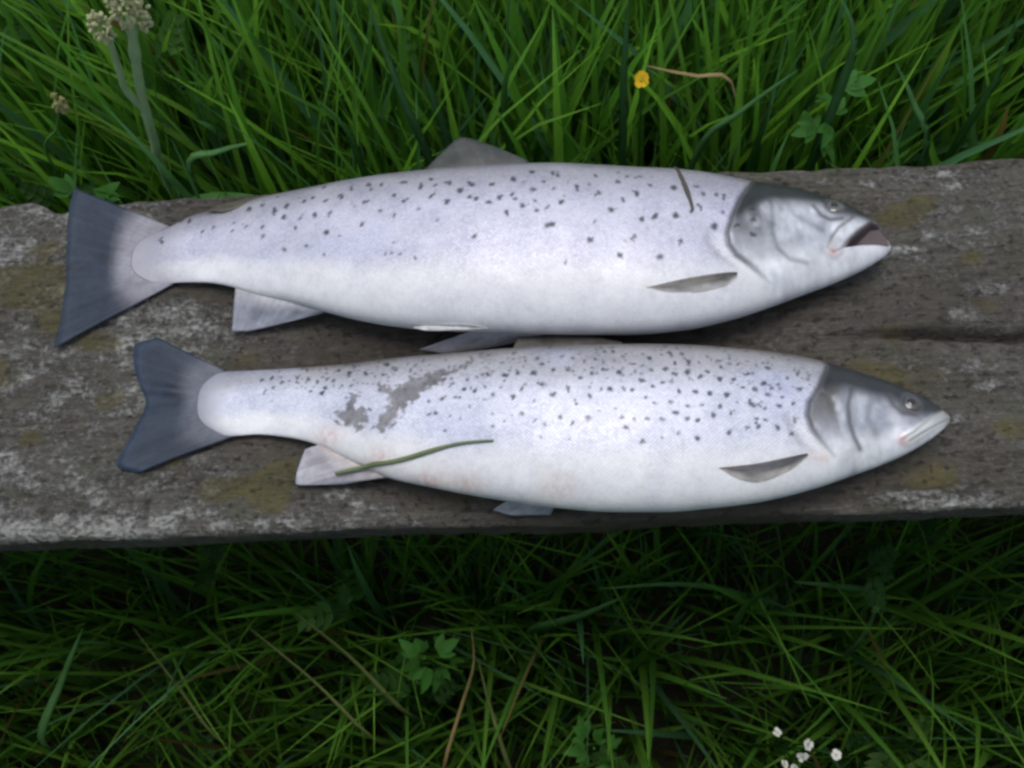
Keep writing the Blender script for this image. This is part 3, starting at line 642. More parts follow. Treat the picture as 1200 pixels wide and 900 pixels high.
        streak = fbm(hx * 170 + hy * 40, hy * 45, s.seed + 33, 3)
        cloud = fbm(hx * 110, hy * 75, s.seed + 41, 3)
        hcol = lerp(hcol, (.16, .17, .185), .55 * smooth(.05, .55, cloud) * smooth(-.45, .15, vh))
        hcol = lerp(hcol, (.70, .71, .75), .5 * smooth(.1, .6, -cloud) * smooth(-.6, -.1, vh))
        hcol *= (1 + .26 * opn + .30 * streak * (.4 + .6 * oper) + .16 * fbm(hx * 260, hy * 260, s.seed + 27, 3))[..., None]
        # dark crown of the head
        hx0 = np.array([p[0] for p in L['headdark']]); hy0 = np.array([p[1] for p in L['headdark']])
        crown = smooth(-.0100, .0030, hy - np.interp(hx, hx0, hy0) + .0016 * opn)
        hcol = lerp(hcol, style['crown'], crown * .97)
        eo = np.hypot(hx - s.F['eye'][0] * 1e-3, (hy - s.F['eye'][1] * 1e-3) * 1.2)
        hcol = lerp(hcol, style['crown'], style['mask'] * np.exp(-(eo / .0095) ** 2))
        hc = lerp(hc, hcol, smooth(-.0022, .0030, hx - edge + .0012 * opn))
        hc = lerp(hc, (.045, .045, .045), .80 * np.exp(-(gd / .0017) ** 2) * smooth(1.0, .6, gp))
        # bright fleshy rim behind the gill opening
        hc = lerp(hc, (.82, .81, .79), .9 * np.exp(-((hx - edge + .0062) / .0042) ** 2) * smooth(.0, -.30, vh) * smooth(1.0, .8, gp))
        hc = lerp(hc, (.30, .29, .29), .45 * np.exp(-((hx - edge + .0135) / .0030) ** 2) * smooth(.05, -.15, vh) * smooth(-.62, -.4, vh))
        for key, st, w, tone in (('pre', style['pre'], .0019, (.07, .07, .07)), ('cheek', .42, .0024, (.13, .13, .14)), ('orbit', .75, .0019, (.05, .05, .055)),
                                 ('max1', .7, .0012, (.08, .075, .075)), ('max2', .75, .0011, (.11, .08, .08))):
            d, par = line_dist(hx, hy, L[key])
            hc = lerp(hc, tone, st * np.exp(-(d / w) ** 2) * ahead)
        hc = lerp(hc, (.60, .61, .58), .6 * mxm)
        for (px_, py_) in (L['max1'][-1],):
            hc = lerp(hc, (.50, .20, .20), .55 * np.exp(-((hx - px_) ** 2 + (hy - py_) ** 2) / .0030 ** 2))
        if 'mouth' in L:
            hc = lerp(hc, (.085, .062, .062), smooth(.0012, -.0012, sd))
        c[hm] = hc
        c = lerp(c, (.10, .10, .10), .6 * np.exp(-((de - .0062) / .0014) ** 2))
        # spots
        r2 = np.random.default_rng(s.seed)
        fac = np.zeros(X.shape)
        extra = []
        for k in range(style['pepper']):                                     # faint small specks towards the back
            qx = r2.uniform(x0 + .05, L['gill'][0][0] - .012); qv = r2.uniform(.30, .97)
            e_yc, e_a, _, _ = s.section(qx)
            extra.append((qx * 1e3, (e_yc + e_a * qv) * 1e3, r2.uniform(.1, .55)))
        for (qx, qy, sz) in list(s.F['spots']) + extra:
            qx, qy = qx * 1e-3, qy * 1e-3
            rad = style['spot'] * (0.55 + .45 * sz)
            i0, i1 = np.searchsorted(s.x, [qx - .009, qx + .009])
            sub = np.s_[max(i0 - 2, 0):i1 + 2, :]
            nb = 1 + int(sz > .8) * int(r2.integers(0, 3))
            for kb in range(nb):
                an = r2.uniform(0, math.pi); el = r2.uniform(.5, .95)
                ob = (0, 0) if kb == 0 else r2.normal(0, rad * .55, 2)
                rb = rad * (1 if kb == 0 else r2.uniform(.45, .75)) * r2.uniform(.8, 1.15)
                dx, dy = X[sub] - qx - ob[0], Y[sub] - qy - ob[1]
                u_, w_ = dx * math.cos(an) + dy * math.sin(an), -dx * math.sin(an) + dy * math.cos(an)
                d = np.hypot(u_, w_ / el) + .0008 * vnoise(X[sub] * 620, Y[sub] * 620, 100 + s.seed)
                fac[sub] = np.maximum(fac[sub], smooth(rb * 1.2, rb * .35, d) * min(1, (.42 + .55 * sz) * r2.uniform(.8, 1.1)))
        # faint extra peppering near the back
        c = lerp(c, (.035, .035, .045), np.clip(fac, 0, 1) * .92)
        # arc length for the scale lattice
        seg = np.hypot(np.diff(Y, axis=1, append=Y[:, :1]), np.diff(Z, axis=1, append=Z[:, :1]))
        arc = np.cumsum(seg, axis=1) - seg
        scaly = (1 - headm) * smooth(x0 + .005, x0 + .03, X) * (.35 + .65 * smooth(-.75, -.25, V))
        me_v = np.stack([X, Y, Z], -1).reshape(-1, 3)
        nr = len(ph); faces = ring_grid(len(s.x), nr)[:, ::-1]
        nv = len(me_v)
        e0 = me_v[:nr].mean(0); e1 = me_v[-nr:].mean(0) + np.array([.0006, 0, 0])
        me_v = np.vstack([me_v, [e0, e1]])
        j = np.arange(nr); j2 = (j + 1) % nr; last = (len(s.x) - 1) * nr
        tris = np.vstack([np.stack([np.full(nr, nv), j2, j], -1), np.stack([np.full(nr, nv + 1), last + j, last + j2], -1)])
        me = make_mesh('body', me_v, faces, tris)
        cf = np.clip(c.reshape(-1, 3), 0.01, .9); cf = np.vstack([cf, cf[0], cf[-1]])
        uvw = np.stack([X, arc, scaly], -1).reshape(-1, 3); uvw = np.vstack([uvw, uvw[0], uvw[-1]])
        set_color(me, 'skin', cf); set_vec(me, 'scale_uv', uvw)
        return link('body', me, mat, parent)

    def fin(s, name, parent, base, tip, colors, rays=17, thick=.0009, fold=None, label=None, edge=None):
        """base/tip: lists of local points (m); rays fan from base to tip"""
        n = rays * 2 + 1; m = 16
        base = np.array(base); tip = np.array(tip)
        u = np.linspace(0, 1, n)

        def res(P):
            t = np.linspace(0, 1, len(P))
            dense = np.stack([np.interp(np.linspace(0, 1, 200), t, P[:, k]) for k in range(3)], -1)
            dense = np.stack([gauss1(dense[:, k], 7) for k in range(3)], -1)
            dense[0], dense[-1] = P[0], P[-1]
            return np.stack([np.interp(u, np.linspace(0, 1, 200), dense[:, k]) for k in range(3)], -1)
        Bp, Tp = res(base), res(tip)
        r2 = np.random.default_rng(s.seed + len(name))
        t = np.linspace(0, 1, m)[None, :, None]
        jit = gauss1(r2.normal(size=n), 1.6)[:, None, None]
        reach = 1 + .020 * jit * (t ** 4)
        P = Bp[:, None] + (Tp - Bp)[:, None] * t * reach
        ln = np.linalg.norm(Tp - Bp, axis=1).max()
        tt = t[..., 0]
        ridge = (np.arange(n) % 2)[:, None] * .00022 * (1 - .5 * tt)
        P[..., 2] += (.006 if name == 'tail_fin' else .03) * ln * np.sin(tt * math.pi) * np.sin(u * math.pi)[:, None] + ridge
        P[..., 2] += .0012 * vnoise(u[:, None] * 3 + s.seed, tt * 2, 5) * tt
        if fold is not None:
            P[..., 2] += .0016 * np.exp(-((u[:, None] - fold) / .05) ** 2) * (1 - .3 * tt) * smooth(.3, .6, tt) - .0006 * np.exp(-((u[:, None] - fold - .08) / .04) ** 2) * smooth(.3, .6, tt)
        P[..., 2] = np.maximum(P[..., 2], .0009)
        h = (thick * (1 - .7 * tt))[..., None] * np.array([0, 0, .5])
        up_, lo_ = P + h, P - h
        V = np.vstack([up_.reshape(-1, 3), lo_.reshape(-1, 3)])
        k = np.arange(n * m).reshape(n, m)
        q = np.stack([k[:-1, :-1], k[1:, :-1], k[1:, 1:], k[:-1, 1:]], -1).reshape(-1, 4)
        off = n * m
        q2 = q[:, ::-1] + off
        rim = np.concatenate([k[:, 0], k[-1, 1:], k[-2::-1, -1], k[0, -2:0:-1]])
        rq = np.stack([rim, rim + off, np.roll(rim, -1) + off, np.roll(rim, -1)], -1)
        style_t = (.22, .50) if name == 'tail_fin' else (0, .45)
        c0, c1, c2 = [np.array(v) for v in colors]
        tb = np.broadcast_to(tt, (n, m))
        c = lerp(np.broadcast_to(c0, (n, m, 3)).copy(), c1, smooth(*style_t, tb)); c = lerp(c, c2, smooth(.78, 1, tb))
        if edge is not None:
            c = lerp(c, edge, .8 * smooth(.45, .95, np.broadcast_to(u[:, None], (n, m))))
        c *= (1 + .10 * ((np.arange(n) % 2) - .5))[:, None, None]
        c *= (1 + .20 * vnoise(u[:, None] * 9, tb * 4, 12) + .22 * vnoise(u[:, None] * rays * 1.9, tb * 2.5, 14) * smooth(.2, .5, tb))[..., None]
        me = make_mesh(name, V, np.vstack([q, q2, rq]))
        set_color(me, 'skin', np.clip(np.vstack([c.reshape(-1, 3)] * 2), .005, .9))
        o = link(name, me, FIN_MAT, parent)
        if label: o['label'] = label
        return o

    def surface_fin(s, name, parent, upper, lower, colors, edge=None):
        """a fin folded flat on the flank: upper and lower edge run from root to tip"""
        n, m = 23, 40
        rs = lambda P: curve_pts([(p[0] * 1e-3, p[1] * 1e-3, 0) for p in P], m)[:, :2]
        A_, B_ = rs(upper), rs(lower)
        w = np.linspace(0, 1, n)[:, None, None]
        XY = A_[None] * (1 - w) + B_[None] * w
        t = np.linspace(0, 1, m)[None]; ww = w[..., 0]
        Zt = s.top(XY[..., 0], XY[..., 1])
        lift = smooth(-.02, .14, t) * .0009 * (1 - ww) + .0002 + .0008 * np.sin(math.pi * np.clip(ww, 0, 1)) * np.sin(math.pi * t) ** .5 + .0002 * (np.arange(n) % 2)[:, None]
        up_ = np.dstack([XY, Zt + lift]); lo_ = np.dstack([XY, Zt - .0006])
        V = np.vstack([up_.reshape(-1, 3), lo_.reshape(-1, 3)])
        k = np.arange(n * m).reshape(n, m); off = n * m
        q = np.stack([k[:-1, :-1], k[:-1, 1:], k[1:, 1:], k[1:, :-1]], -1).reshape(-1, 4)[:, ::-1]
        rim = np.concatenate([k[:, 0], k[-1, 1:], k[-2::-1, -1], k[0, -2:0:-1]])
        rq = np.stack([rim, rim + off, np.roll(rim, -1) + off, np.roll(rim, -1)], -1)
        c0, c1, c2 = [np.array(v) for v in colors]
        T_ = np.broadcast_to(t, (n, m)); W_ = np.broadcast_to(ww, (n, m))
        c = lerp(np.broadcast_to(c0, (n, m, 3)).copy(), c1, smooth(.05, .5, T_)); c = lerp(c, c2, smooth(.7, 1, T_))
        if edge is not None: c = lerp(c, edge, .9 * smooth(.35, 1.0, W_ + .15 * vnoise(T_ * 7, W_ * 3, 4)))
        c = c * (1 + .30 * ((np.arange(n) % 2) - .5))[:, None, None] * (1 + .25 * vnoise(T_ * 9, W_ * 5, 9) + .18 * vnoise(T_ * 3, W_ * 26, 10))[..., None]
        me = make_mesh(name, V, np.vstack([q, q[:, ::-1] + off, rq]))
        set_color(me, 'skin', np.clip(np.vstack([c.reshape(-1, 3)] * 2), .005, .9))
        return link(name, me, FIN_MAT, parent)

    def eye(s, parent, iris, r=.0060):
        ex, ey, ez = [v * 1e-3 for v in s.F['eye']]
        yc, a, b, zc = s.section(ex); v = (ey - yc) / a
        nrm = Vector((0.12, v / a, math.sqrt(max(1 - v * v, .05)) / b)); nrm.normalize()

        def dome(name, rad, hgt, mat, par, loc):
            nr_, nt = 28, 7
            vs_, fs, ts = [], [], []
            for i in range(nt):
                an = i / (nt - 1) * math.pi / 2
                for j in range(nr_):
                    p = 2 * math.pi * j / nr_
                    vs_.append((rad * math.cos(an) * math.cos(p) * 1.08 if i < nt - 1 else 0, rad * math.cos(an) * math.sin(p) if i < nt - 1 else 0, hgt * math.sin(an)))
            fs = ring_grid(nt, nr_)[:, ::-1]
            me = make_mesh(name, vs_, fs)
            o = link(name, me, mat, par); o.location = loc
            return o
        e = dome('eye', r, .0020, iris, parent, (ex, ey, float(s.top(ex, ey)) - .0006))
        e.rotation_euler = nrm.to_track_quat('Z', 'Y').to_euler()
        dome('pupil', r * .50, .0010, PUPIL, e, (.0002, 0, .0012))
        return e


def build_trout(F, seed, label, style, iris):
    f = Fish(F, seed)
    ox, oy = F['origin']
    r = root('trout', (ox, oy, PLANK_TOP), label, 'fish', 'trout laid on the bench')
    f.build(r, style, SKIN_A)
    for nm, (bs, tp) in F['fins'].items():
        P = lambda L: [tuple(v * 1e-3 for v in p) for p in L]
        f.fin(nm, r, P(bs), P(tp), style['fin'][nm], rays=22 if nm == 'tail_fin' else 13,
              thick=.0008 if nm == 'tail_fin' else .0013, fold=.42 if (nm == 'tail_fin' and style['fold']) else None)
    for nm, (bs, tp) in F['surface_fins'].items():
        f.surface_fin(nm, r, bs, tp, style['sfin'][nm], edge=style.get('sfin_edge') if nm == 'pectoral_fin' else None)
    f.eye(r, iris, style['eye_r'])
    return f


SLATE = ((.17, .17, .19), (.050, .066, .088), (.060, .075, .092))
STYLE_A = dict(arc=.017, mask=.35, tailend=(.30, .295, .325), taillen=.048, belly=(.76, .75, .74), flank=(.575, .57, .645), upper=(.36, .35, .385), back=(.155, .15, .155), cloud=(.54, .55, .68), cheek=(.43, .44, .47), jaw=(.66, .66, .67),
               opercle=(.15, .15, .155), crown=(.018, .021, .021), pre=.5, spot=.0024, pepper=25, bruise=[], eye_r=.0060, fold=False,
               fin=dict(tail_fin=((.30, .295, .325), (.030, .042, .064), (.040, .054, .072)), dorsal_fin=((.09, .09, .085), (.055, .062, .058), (.042, .052, .046)),
                        adipose_fin=((.15, .14, .11), (.10, .09, .065), (.08, .07, .05)), anal_fin=((.50, .49, .50), (.27, .28, .32), (.34, .34, .37)),
                        pelvic_fin=((.48, .48, .49), (.31, .31, .33), (.25, .25, .27))),
               sfin=dict(pectoral_fin=((.085, .08, .08), (.20, .19, .165), (.27, .255, .23)), pelvic_fin=((.60, .59, .58), (.66, .65, .63), (.68, .66, .62))),
               sfin_edge=(.58, .555, .525))
STYLE_B = dict(arc=.013, mask=.75, tailend=(.22, .225, .26), taillen=.026, belly=(.78, .77, .755), flank=(.655, .66, .73), upper=(.38, .375, .38), back=(.17, .16, .145), cloud=(.50, .53, .68), cheek=(.36, .37, .41), jaw=(.66, .66, .67),
               opercle=(.12, .115, .105), crown=(.022, .025, .027), pre=.8, spot=.0019, pepper=260,
               bruise=[(-.150, .002, .010, (.60, .38, .32)), (-.115, -.018, .012, (.60, .40, .34)), (-.085, -.033, .012, (.62, .40, .34)), (.1485, -.028, .007, (.62, .42, .33)), (-.06, -.036, .010, (.60, .44, .36)), (-.005, -.042, .012, (.62, .50, .42)), (.155, -.012, .006, (.40, .33, .22))],
               eye_r=.0060, fold=True,
               fin=dict(tail_fin=((.13, .14, .17), (.028, .040, .062), (.034, .052, .080)), dorsal_fin=((.16, .15, .14), (.12, .11, .10), (.10, .09, .085)),
                        anal_fin=((.56, .50, .47), (.42, .40, .42), (.46, .46, .50)), pelvic_fin=((.42, .42, .43), (.30, .31, .34), (.30, .31, .33))),
               sfin=dict(pectoral_fin=((.075, .075, .08), (.13, .127, .127), (.20, .19, .17))), sfin_edge=(.56, .52, .47))
trout_a = build_trout(LARGE_FISH, 11, 'larger silver trout with open mouth and sparse black spots, nearer the grass behind', STYLE_A, IRIS)
trout_b = build_trout(SMALL_FISH, 23, 'smaller densely speckled trout with closed mouth and grey scraped patches', STYLE_B, IRIS_DARK)

# ---------------------------------------------------------------- strands lying on the fish
def tube(P, rad, ns=8):
    """P: n x 3, rad: n; closed tube verts, quads, tris"""
    P = np.asarray(P); n = len(P)
    T = np.gradient(P, axis=0); T /= np.linalg.norm(T, axis=1)[:, None] + 1e-12
    ref = np.array([0, 0, 1.0]) if abs(T[:, 2]).mean() < .8 else np.array([1.0, 0, 0])
    A = np.cross(T, ref); A /= np.linalg.norm(A, axis=1)[:, None] + 1e-12
    Bn = np.cross(A, T)
    an = np.linspace(0, 2 * math.pi, ns, endpoint=False)
    V = P[:, None] + np.asarray(rad)[:, None, None] * (np.cos(an)[None, :, None] * A[:, None] + np.sin(an)[None, :, None] * Bn[:, None])
    V = np.vstack([V.reshape(-1, 3), P[0], P[-1]])
    q = ring_grid(n, ns)
    j = np.arange(ns); j2 = (j + 1) % ns; last = (n - 1) * ns
    t = np.vstack([np.stack([np.full(ns, n * ns), j, j2], -1), np.stack([np.full(ns, n * ns + 1), last + j2, last + j], -1)])
    return V, q, t


STEM_ON_FISH = leaf_material('green_stem', .45, .15, color=(.15, .19, .09))
DARK_WEED = simple_material('dark_weed', (.06, .055, .04), .6)


def strand_on(f, key, name, rad, mat, label, cat, lift):
    ox, oy = f.F['origin']
    L = curve_pts([(p[0], p[1], 0) for p in f.lines[key]], 40)
    P = np.array([(x + ox, y + oy, float(f.top(x, y)) + PLANK_TOP + lift) for x, y, _ in L])
    for k in range(3): P[:, k] = gauss1(P[:, k], 1.2)
    t = np.linspace(0, 1, len(P))
    r = rad * (.55 + .65 * np.sin(math.pi * np.clip(t * .8 + .2, 0, 1))) * (1 + .12 * vnoise(t * 14, t * 0, 3))
    V, q, tr = tube(P, r)
    o = link(name, make_mesh(name, V, q, tr), mat)
    return tag(o, label, cat)


strand_on(trout_b, 'strand', 'grass_stem', .0013, STEM_ON_FISH, 'thin green grass stem lying across the belly of the smaller speckled trout', 'grass stem', .0012)
strand_on(trout_a, 'scratch', 'weed_strand', .0013, DARK_WEED, 'short dark weed strand stuck to the larger trout behind its head', 'weed', .0006)

# ---------------------------------------------------------------- grass
def blades(rootxy, height, az, lean, curve, width, tint, seg=6, z0=0.0, twist=None):
    """grass blades as keeled strips; every argument is one value per blade"""
    n = len(height)
    t = np.linspace(0, 1, seg + 1)[None]
    hor = height[:, None] * (lean[:, None] * t + curve[:, None] * t ** 2.2)
    bend = np.clip(lean + curve, 0, 1.6)[:, None]
    zz = height[:, None] * (t * np.sqrt(np.clip(1 - .18 * bend ** 2, .3, 1)) - .42 * np.clip(curve[:, None], 0, 2) ** 2 * t ** 3.2)
    dx, dy = np.cos(az)[:, None], np.sin(az)[:, None]
    zr = ground_z(rootxy[:, 0], rootxy[:, 1])[:, None] - .005
    C_ = np.stack([rootxy[:, 0, None] + dx * hor, rootxy[:, 1, None] + dy * hor, zr + zz], -1)
    if twist is None: twist = rng.uniform(-1, 1, n)
    ta = (az + math.pi / 2)[:, None] + twist[:, None] * (.4 + .9 * t)
    S_ = np.stack([np.cos(ta), np.sin(ta), 0 * ta], -1)
    w = width[:, None] * (np.minimum(1, .55 + t * 1.6)) * (1 - t ** 2.4) ** .8 * .5
    w = np.maximum(w, .0002)
    tang = np.gradient(C_, axis=1); tang /= np.linalg.norm(tang, axis=2, keepdims=True) + 1e-9
    nrm = np.cross(tang, S_)
    keel = C_ - nrm * (w * .45)[..., None]
    V = np.stack([C_ - S_ * w[..., None], keel, C_ + S_ * w[..., None]], 2)      # n, seg+1, 3, 3
    k = np.arange(n * (seg + 1) * 3).reshape(n, seg + 1, 3)
    q = np.stack([k[:, :-1, :-1], k[:, :-1, 1:], k[:, 1:, 1:], k[:, 1:, :-1]], -1).reshape(-1, 4)
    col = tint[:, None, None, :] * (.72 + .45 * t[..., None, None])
    col = np.broadcast_to(col, V.shape)
    return V, q, col, C_


def grass_tints(n, dry=.012):
    h = rng.uniform(0, 1, (n, 1))
    c = np.array([.075, .215, .030]) * (1 - h) + np.array([.185, .390, .050]) * h
    bl = rng.uniform(size=(n, 1)) < .14
    c = np.where(bl, np.array([.085, .215, .090]) * rng.uniform(.8, 1.2, (n, 1)), c)
    d = rng.uniform(size=(n, 1)) < dry
    c = np.where(d, np.array([.20, .16, .06]) * rng.uniform(.5, 1.1, (n, 1)), c)
    return c * rng.uniform(.65, 1.25, (n, 1))


def clear_of_plank(C_):
    near = (C_[..., 1] > YF - .012) & (C_[..., 1] < YB + .010) & (C_[..., 2] > PLANK_TOP - THICK - .01)
    return ~near.any(1)


GRASS = leaf_material('meadow_grass', .5, .5)


def grass_field(name, label, parts):
    Vs, Qs, Cs, off = [], [], [], 0
    for p in parts:
        V, q, col, C_ = blades(**p)
        ok = clear_of_plank(C_)
        n, sg = V.shape[0], V.shape[1]
        V = V[ok]; col = col[ok]; n = len(V)
        k = np.arange(n * sg * 3).reshape(n, sg, 3)
        q = np.stack([k[:, :-1, :-1], k[:, :-1, 1:], k[:, 1:, 1:], k[:, 1:, :-1]], -1).reshape(-1, 4)
        Vs.append(V.reshape(-1, 3)); Qs.append(q + off); Cs.append(col.reshape(-1, 3)); off += n * sg * 3
    me = make_mesh(name, np.vstack(Vs), np.vstack(Qs))
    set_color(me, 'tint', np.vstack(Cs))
    return tag(link(name, me, GRASS), label, 'grass', kind='stuff')


def scatter(n, x0, x1, y0, y1, clump=.5):
    """points gathered loosely in tufts"""
    m = max(8, n // 26)
    cx = np.stack([rng.uniform(x0, x1, m), rng.uniform(y0, y1, m)], -1)
    p = cx[rng.integers(0, m, n)] + rng.normal(0, .022, (n, 2))
    u = np.stack([rng.uniform(x0, x1, n), rng.uniform(y0, y1, n)], -1)
    sel = rng.uniform(size=(n, 1)) < clump
    p = np.where(sel, p, u)
    return p[(p[:, 0] > x0) & (p[:, 0] < x1) & (p[:, 1] > y0) & (p[:, 1] < y1)]


def part(n, box, hgt, wid, lean=(.02, .25), curve=(0, .35), dry=.012, azc=None, azs=9.0, clump=.5, seg=6):
    p = scatter(n, *box, clump=clump); n = len(p)
    az = rng.uniform(0, 2 * math.pi, n) if azc is None else rng.normal(azc, azs, n)
    return dict(rootxy=p, height=rng.uniform(*hgt, n), az=az, lean=rng.uniform(*lean, n), curve=rng.uniform(*curve, n),
                width=rng.uniform(*wid, n), tint=grass_tints(n, dry), seg=seg)


grass_field('grass', 'tall bright green meadow grass growing behind the bench', [
    part(4600, (-1.2, 1.2, YB + .05, .75), (.30, .56), (.006, .0155), lean=(.01, .17), curve=(0, .30)),
    part(700, (-1.2, 1.2, YB + .02, YB + .07), (.20, .40), (.004, .008), lean=(.01, .16)),
    part(3000, (-1.2, 1.2, YB + .04, .80), (.22, .46), (.0025, .006), dry=.03),
    part(6500, (-1.4, 1.4, .70, 1.35), (.32, .58), (.006, .0155), lean=(.01, .20), curve=(0, .30)),
    part(5000, (-2.0, 2.0, 1.3, 2.4), (.36, .66), (.005, .010), seg=5)])
# tall unseen grass, added to shade the low tangle before the bench
shade_grass = part(7000, (-1.25, 1.25, -.62, -.09), (.70, .88), (.008, .015), lean=(.0, .045), curve=(0, .04), seg=4, clump=.2)
_tip = shade_grass['rootxy'][:, 1] + np.sin(shade_grass['az']) * shade_grass['height'] * (shade_grass['lean'] + shade_grass['curve'])
for _k in ('rootxy', 'height', 'az', 'lean', 'curve', 'width', 'tint'):
    shade_grass[_k] = shade_grass[_k][_tip < -.075]
grass_field('grass', 'shaded tangled green grass in front of and under the bench, with tall unseen grass added for shade', [
    part(4600, (-1.0, 1.0, -.45, YF + .02), (.12, .32), (.003, .0075), lean=(.02, .38), curve=(.0, .45), dry=.025),
    part(2200, (-1.0, 1.0, -.45, YF + .02), (.14, .36), (.004, .010), lean=(.02, .30), curve=(.0, .40), dry=.025),
    part(3000, (-1.0, 1.0, YF, YB + .03), (.10, .30), (.002, .005), lean=(.02, .3), curve=(.0, .4)),
    shade_grass,
    part(1500, (-1.3, -.72, -.15, YF - .03), (.50, .75), (.006, .012), lean=(.0, .10), curve=(0, .12)),  # tall grass added at both sides, out of view, to cut light
    part(1500, (.72, 1.3, -.15, YF - .03), (.50, .75), (.006, .012), lean=(.0, .10), curve=(0, .12)),
    part(3000, (-1.7, 1.7, -1.4, -.7), (.30, .50), (.004, .009), lean=(.1, .7), curve=(.1, .6), seg=5)])


# ---------------------------------------------------------------- low leafy ground cover in front
def leaf_shape(length, width, fold=.25, droop=.25, seg=6, lobes=0.0, power=.8):
    t = np.linspace(0, 1, seg + 1)
    w = width * .5 * np.sin(math.pi * np.clip(t * (.93 if power > 1 else 1), 0, 1) ** power) ** .8 + .0002
    if lobes: w = w * (1 - lobes * (np.arange(seg + 1) % 2))
    z = -droop * length * t ** 2
    L = np.stack([t * length, -w, z + fold * w], -1); M = np.stack([t * length, 0 * t, z], -1); R = np.stack([t * length, w, z + fold * w], -1)
    V = np.stack([L, M, R], 1)
    k = np.arange((seg + 1) * 3).reshape(seg + 1, 3)
    q = np.stack([k[:-1, :-1], k[:-1, 1:], k[1:, 1:], k[1:, :-1]], -1).reshape(-1, 4)
    return V.reshape(-1, 3), q[:, ::-1]


def basis(direction, up=(0, 0, 1)):
    d = Vector(direction).normalized(); u = Vector(up)
    s = u.cross(d)
    if s.length < 1e-4: s = Vector((0, 1, 0)).cross(d)
    s.normalize(); n = d.cross(s)
    return np.array([d, s, n])


def ground_cover():
    Vs, Qs, Cs, off = [], [], [], 0
    for cx, cy, n in [(rng.uniform(-.85, .85), rng.uniform(-.5, YF + .05), 1) for _ in range(70)] + [(rng.uniform(-1.0, -.25), rng.uniform(YB + .05, .8), 2) for _ in range(16)]:
        gz = float(ground_z(cx, cy))
        hz = gz + rng.uniform(.08, .22) if n == 1 else rng.uniform(.22, .36)
        tint = np.array([.028, .100, .018]) * rng.uniform(.6, 1.4) + np.array([.02, .02, 0]) * rng.uniform()
        for k in range(rng.integers(3, 6)):
            a = rng.uniform(0, 2 * math.pi); el = rng.uniform(-.1, .7); ln = rng.uniform(.02, .05)
            D = basis((math.cos(a) * math.cos(el), math.sin(a) * math.cos(el), math.sin(el)))
            # pinnate leaf: leaflets in pairs along a midrib
            for m in range(4):
                for sd in (-1, 1):
                    v, q = leaf_shape(ln * .42 * (1 - .13 * m), ln * .17, .2, .3, 4)
                    da = .9 * sd
                    Rz = np.array([[math.cos(da), math.sin(da), 0], [-math.sin(da), math.cos(da), 0], [0, 0, 1]])
                    w = v @ Rz + np.array([ln * (.3 + .2 * m), 0, 0])
                    Vs.append(w @ D + np.array([cx, cy, hz + .02 * k])); Qs.append(q + off); off += len(v)
                    Cs.append(np.tile(tint * rng.uniform(.8, 1.2), (len(v), 1)))
            r = .0009
            P = np.array([[cx, cy, gz], [cx, cy, gz + (hz + .02 * k - gz) * .6], [cx, cy, hz + .02 * k], np.array([cx, cy, hz + .02 * k]) + D[0] * ln * .95])
            v, q, _ = tube(P, [r, r, r, r * .5], 4)
            Vs.append(v); Qs.append(q + off); off += len(v); Cs.append(np.tile(tint * 1.1, (len(v), 1)))
    V = np.vstack(Vs); ok = True
    me = make_mesh('ground_cover', V, np.vstack(Qs)); set_color(me, 'tint', np.vstack(Cs))
    return tag(link('ground_cover', me, GRASS), 'low feathery leafed plants growing through the grass', 'ground cover', kind='stuff')


ground_cover()

# ---------------------------------------------------------------- single plants one can pick out
PALE_BLADE = leaf_material('pale_grass_blade', .40, .35, color=(.095, .235, .075))
DEEP_BLADE = leaf_material('deep_grass_blade', .42, .35, color=(.08, .22, .045))
STRAW = leaf_material('dry_straw', .6, .2, color=(.27, .21, .085))
GREEN_STRAW = leaf_material('green_straw', .5, .2, color=(.15, .19, .06))
STALK = leaf_material('pale_stalk', .5, .15, color=(.24, .36, .17))
SEED = leaf_material('cream_seed', .7, .2, color=(.40, .41, .22))
YELLOW = leaf_material('yellow_petal', .35, .2, color=(.72, .46, .02))
WHITE = leaf_material('white_petal', .5, .3, color=(.78, .77, .72))
LEAF = leaf_material('leaf_green', .6, .35, color=(.045, .15, .022))
LEAF_PALE = leaf_material('leaf_pale_green', .6, .35, color=(.07, .20, .04))


def blade_mesh(P, width, n=18, face=(0, -.35, 1)):
    C_ = curve_pts(P, n); t = np.linspace(0, 1, n)
    T = np.gradient(C_, axis=0); T /= np.linalg.norm(T, axis=1)[:, None]
    S_ = np.cross(T, np.array(face)); S_ /= np.linalg.norm(S_, axis=1)[:, None] + 1e-9
    N_ = np.cross(S_, T)
    w = (width * .5 * np.minimum(1, .6 + 1.2 * t) * (1 - t ** 3) ** .8 + .0002)[:, None]
    V = np.stack([C_ - S_ * w, C_ - N_ * w * .4, C_ + S_ * w, C_ - N_ * (w * .4 + .0003)], 1)
    k = np.arange(n * 4).reshape(n, 4)
    q = np.vstack([np.stack([k[:-1, a], k[:-1, b], k[1:, b], k[1:, a]], -1) for a, b in ((0, 1), (1, 2), (2, 3), (3, 0))])
    return make_mesh('blade', V.reshape(-1, 3), q)


def blade_thing(name, P, width, mat, label, cat='grass blade', group=None):
    P = np.array(P, float); b = P[0].copy()
    o = link(name, blade_mesh(P - b, width), mat); o.location = b
    return tag(o, label, cat, group)


def rooted(P, back):
    """continue a visible stretch of blade down to the soil"""
    P = [np.array(p, float) for p in P]
    d = P[0] - P[1]
    r = np.array([P[0][0] + d[0] * .5, P[0][1] + (0 if back else d[1] * .4), 0.0])
    r[2] = float(ground_z(r[0], r[1])) - .005
    mid = (P[0] * .6 + r * .4) + np.array([d[0] * .1, 0, 0])
    return [r, mid] + P


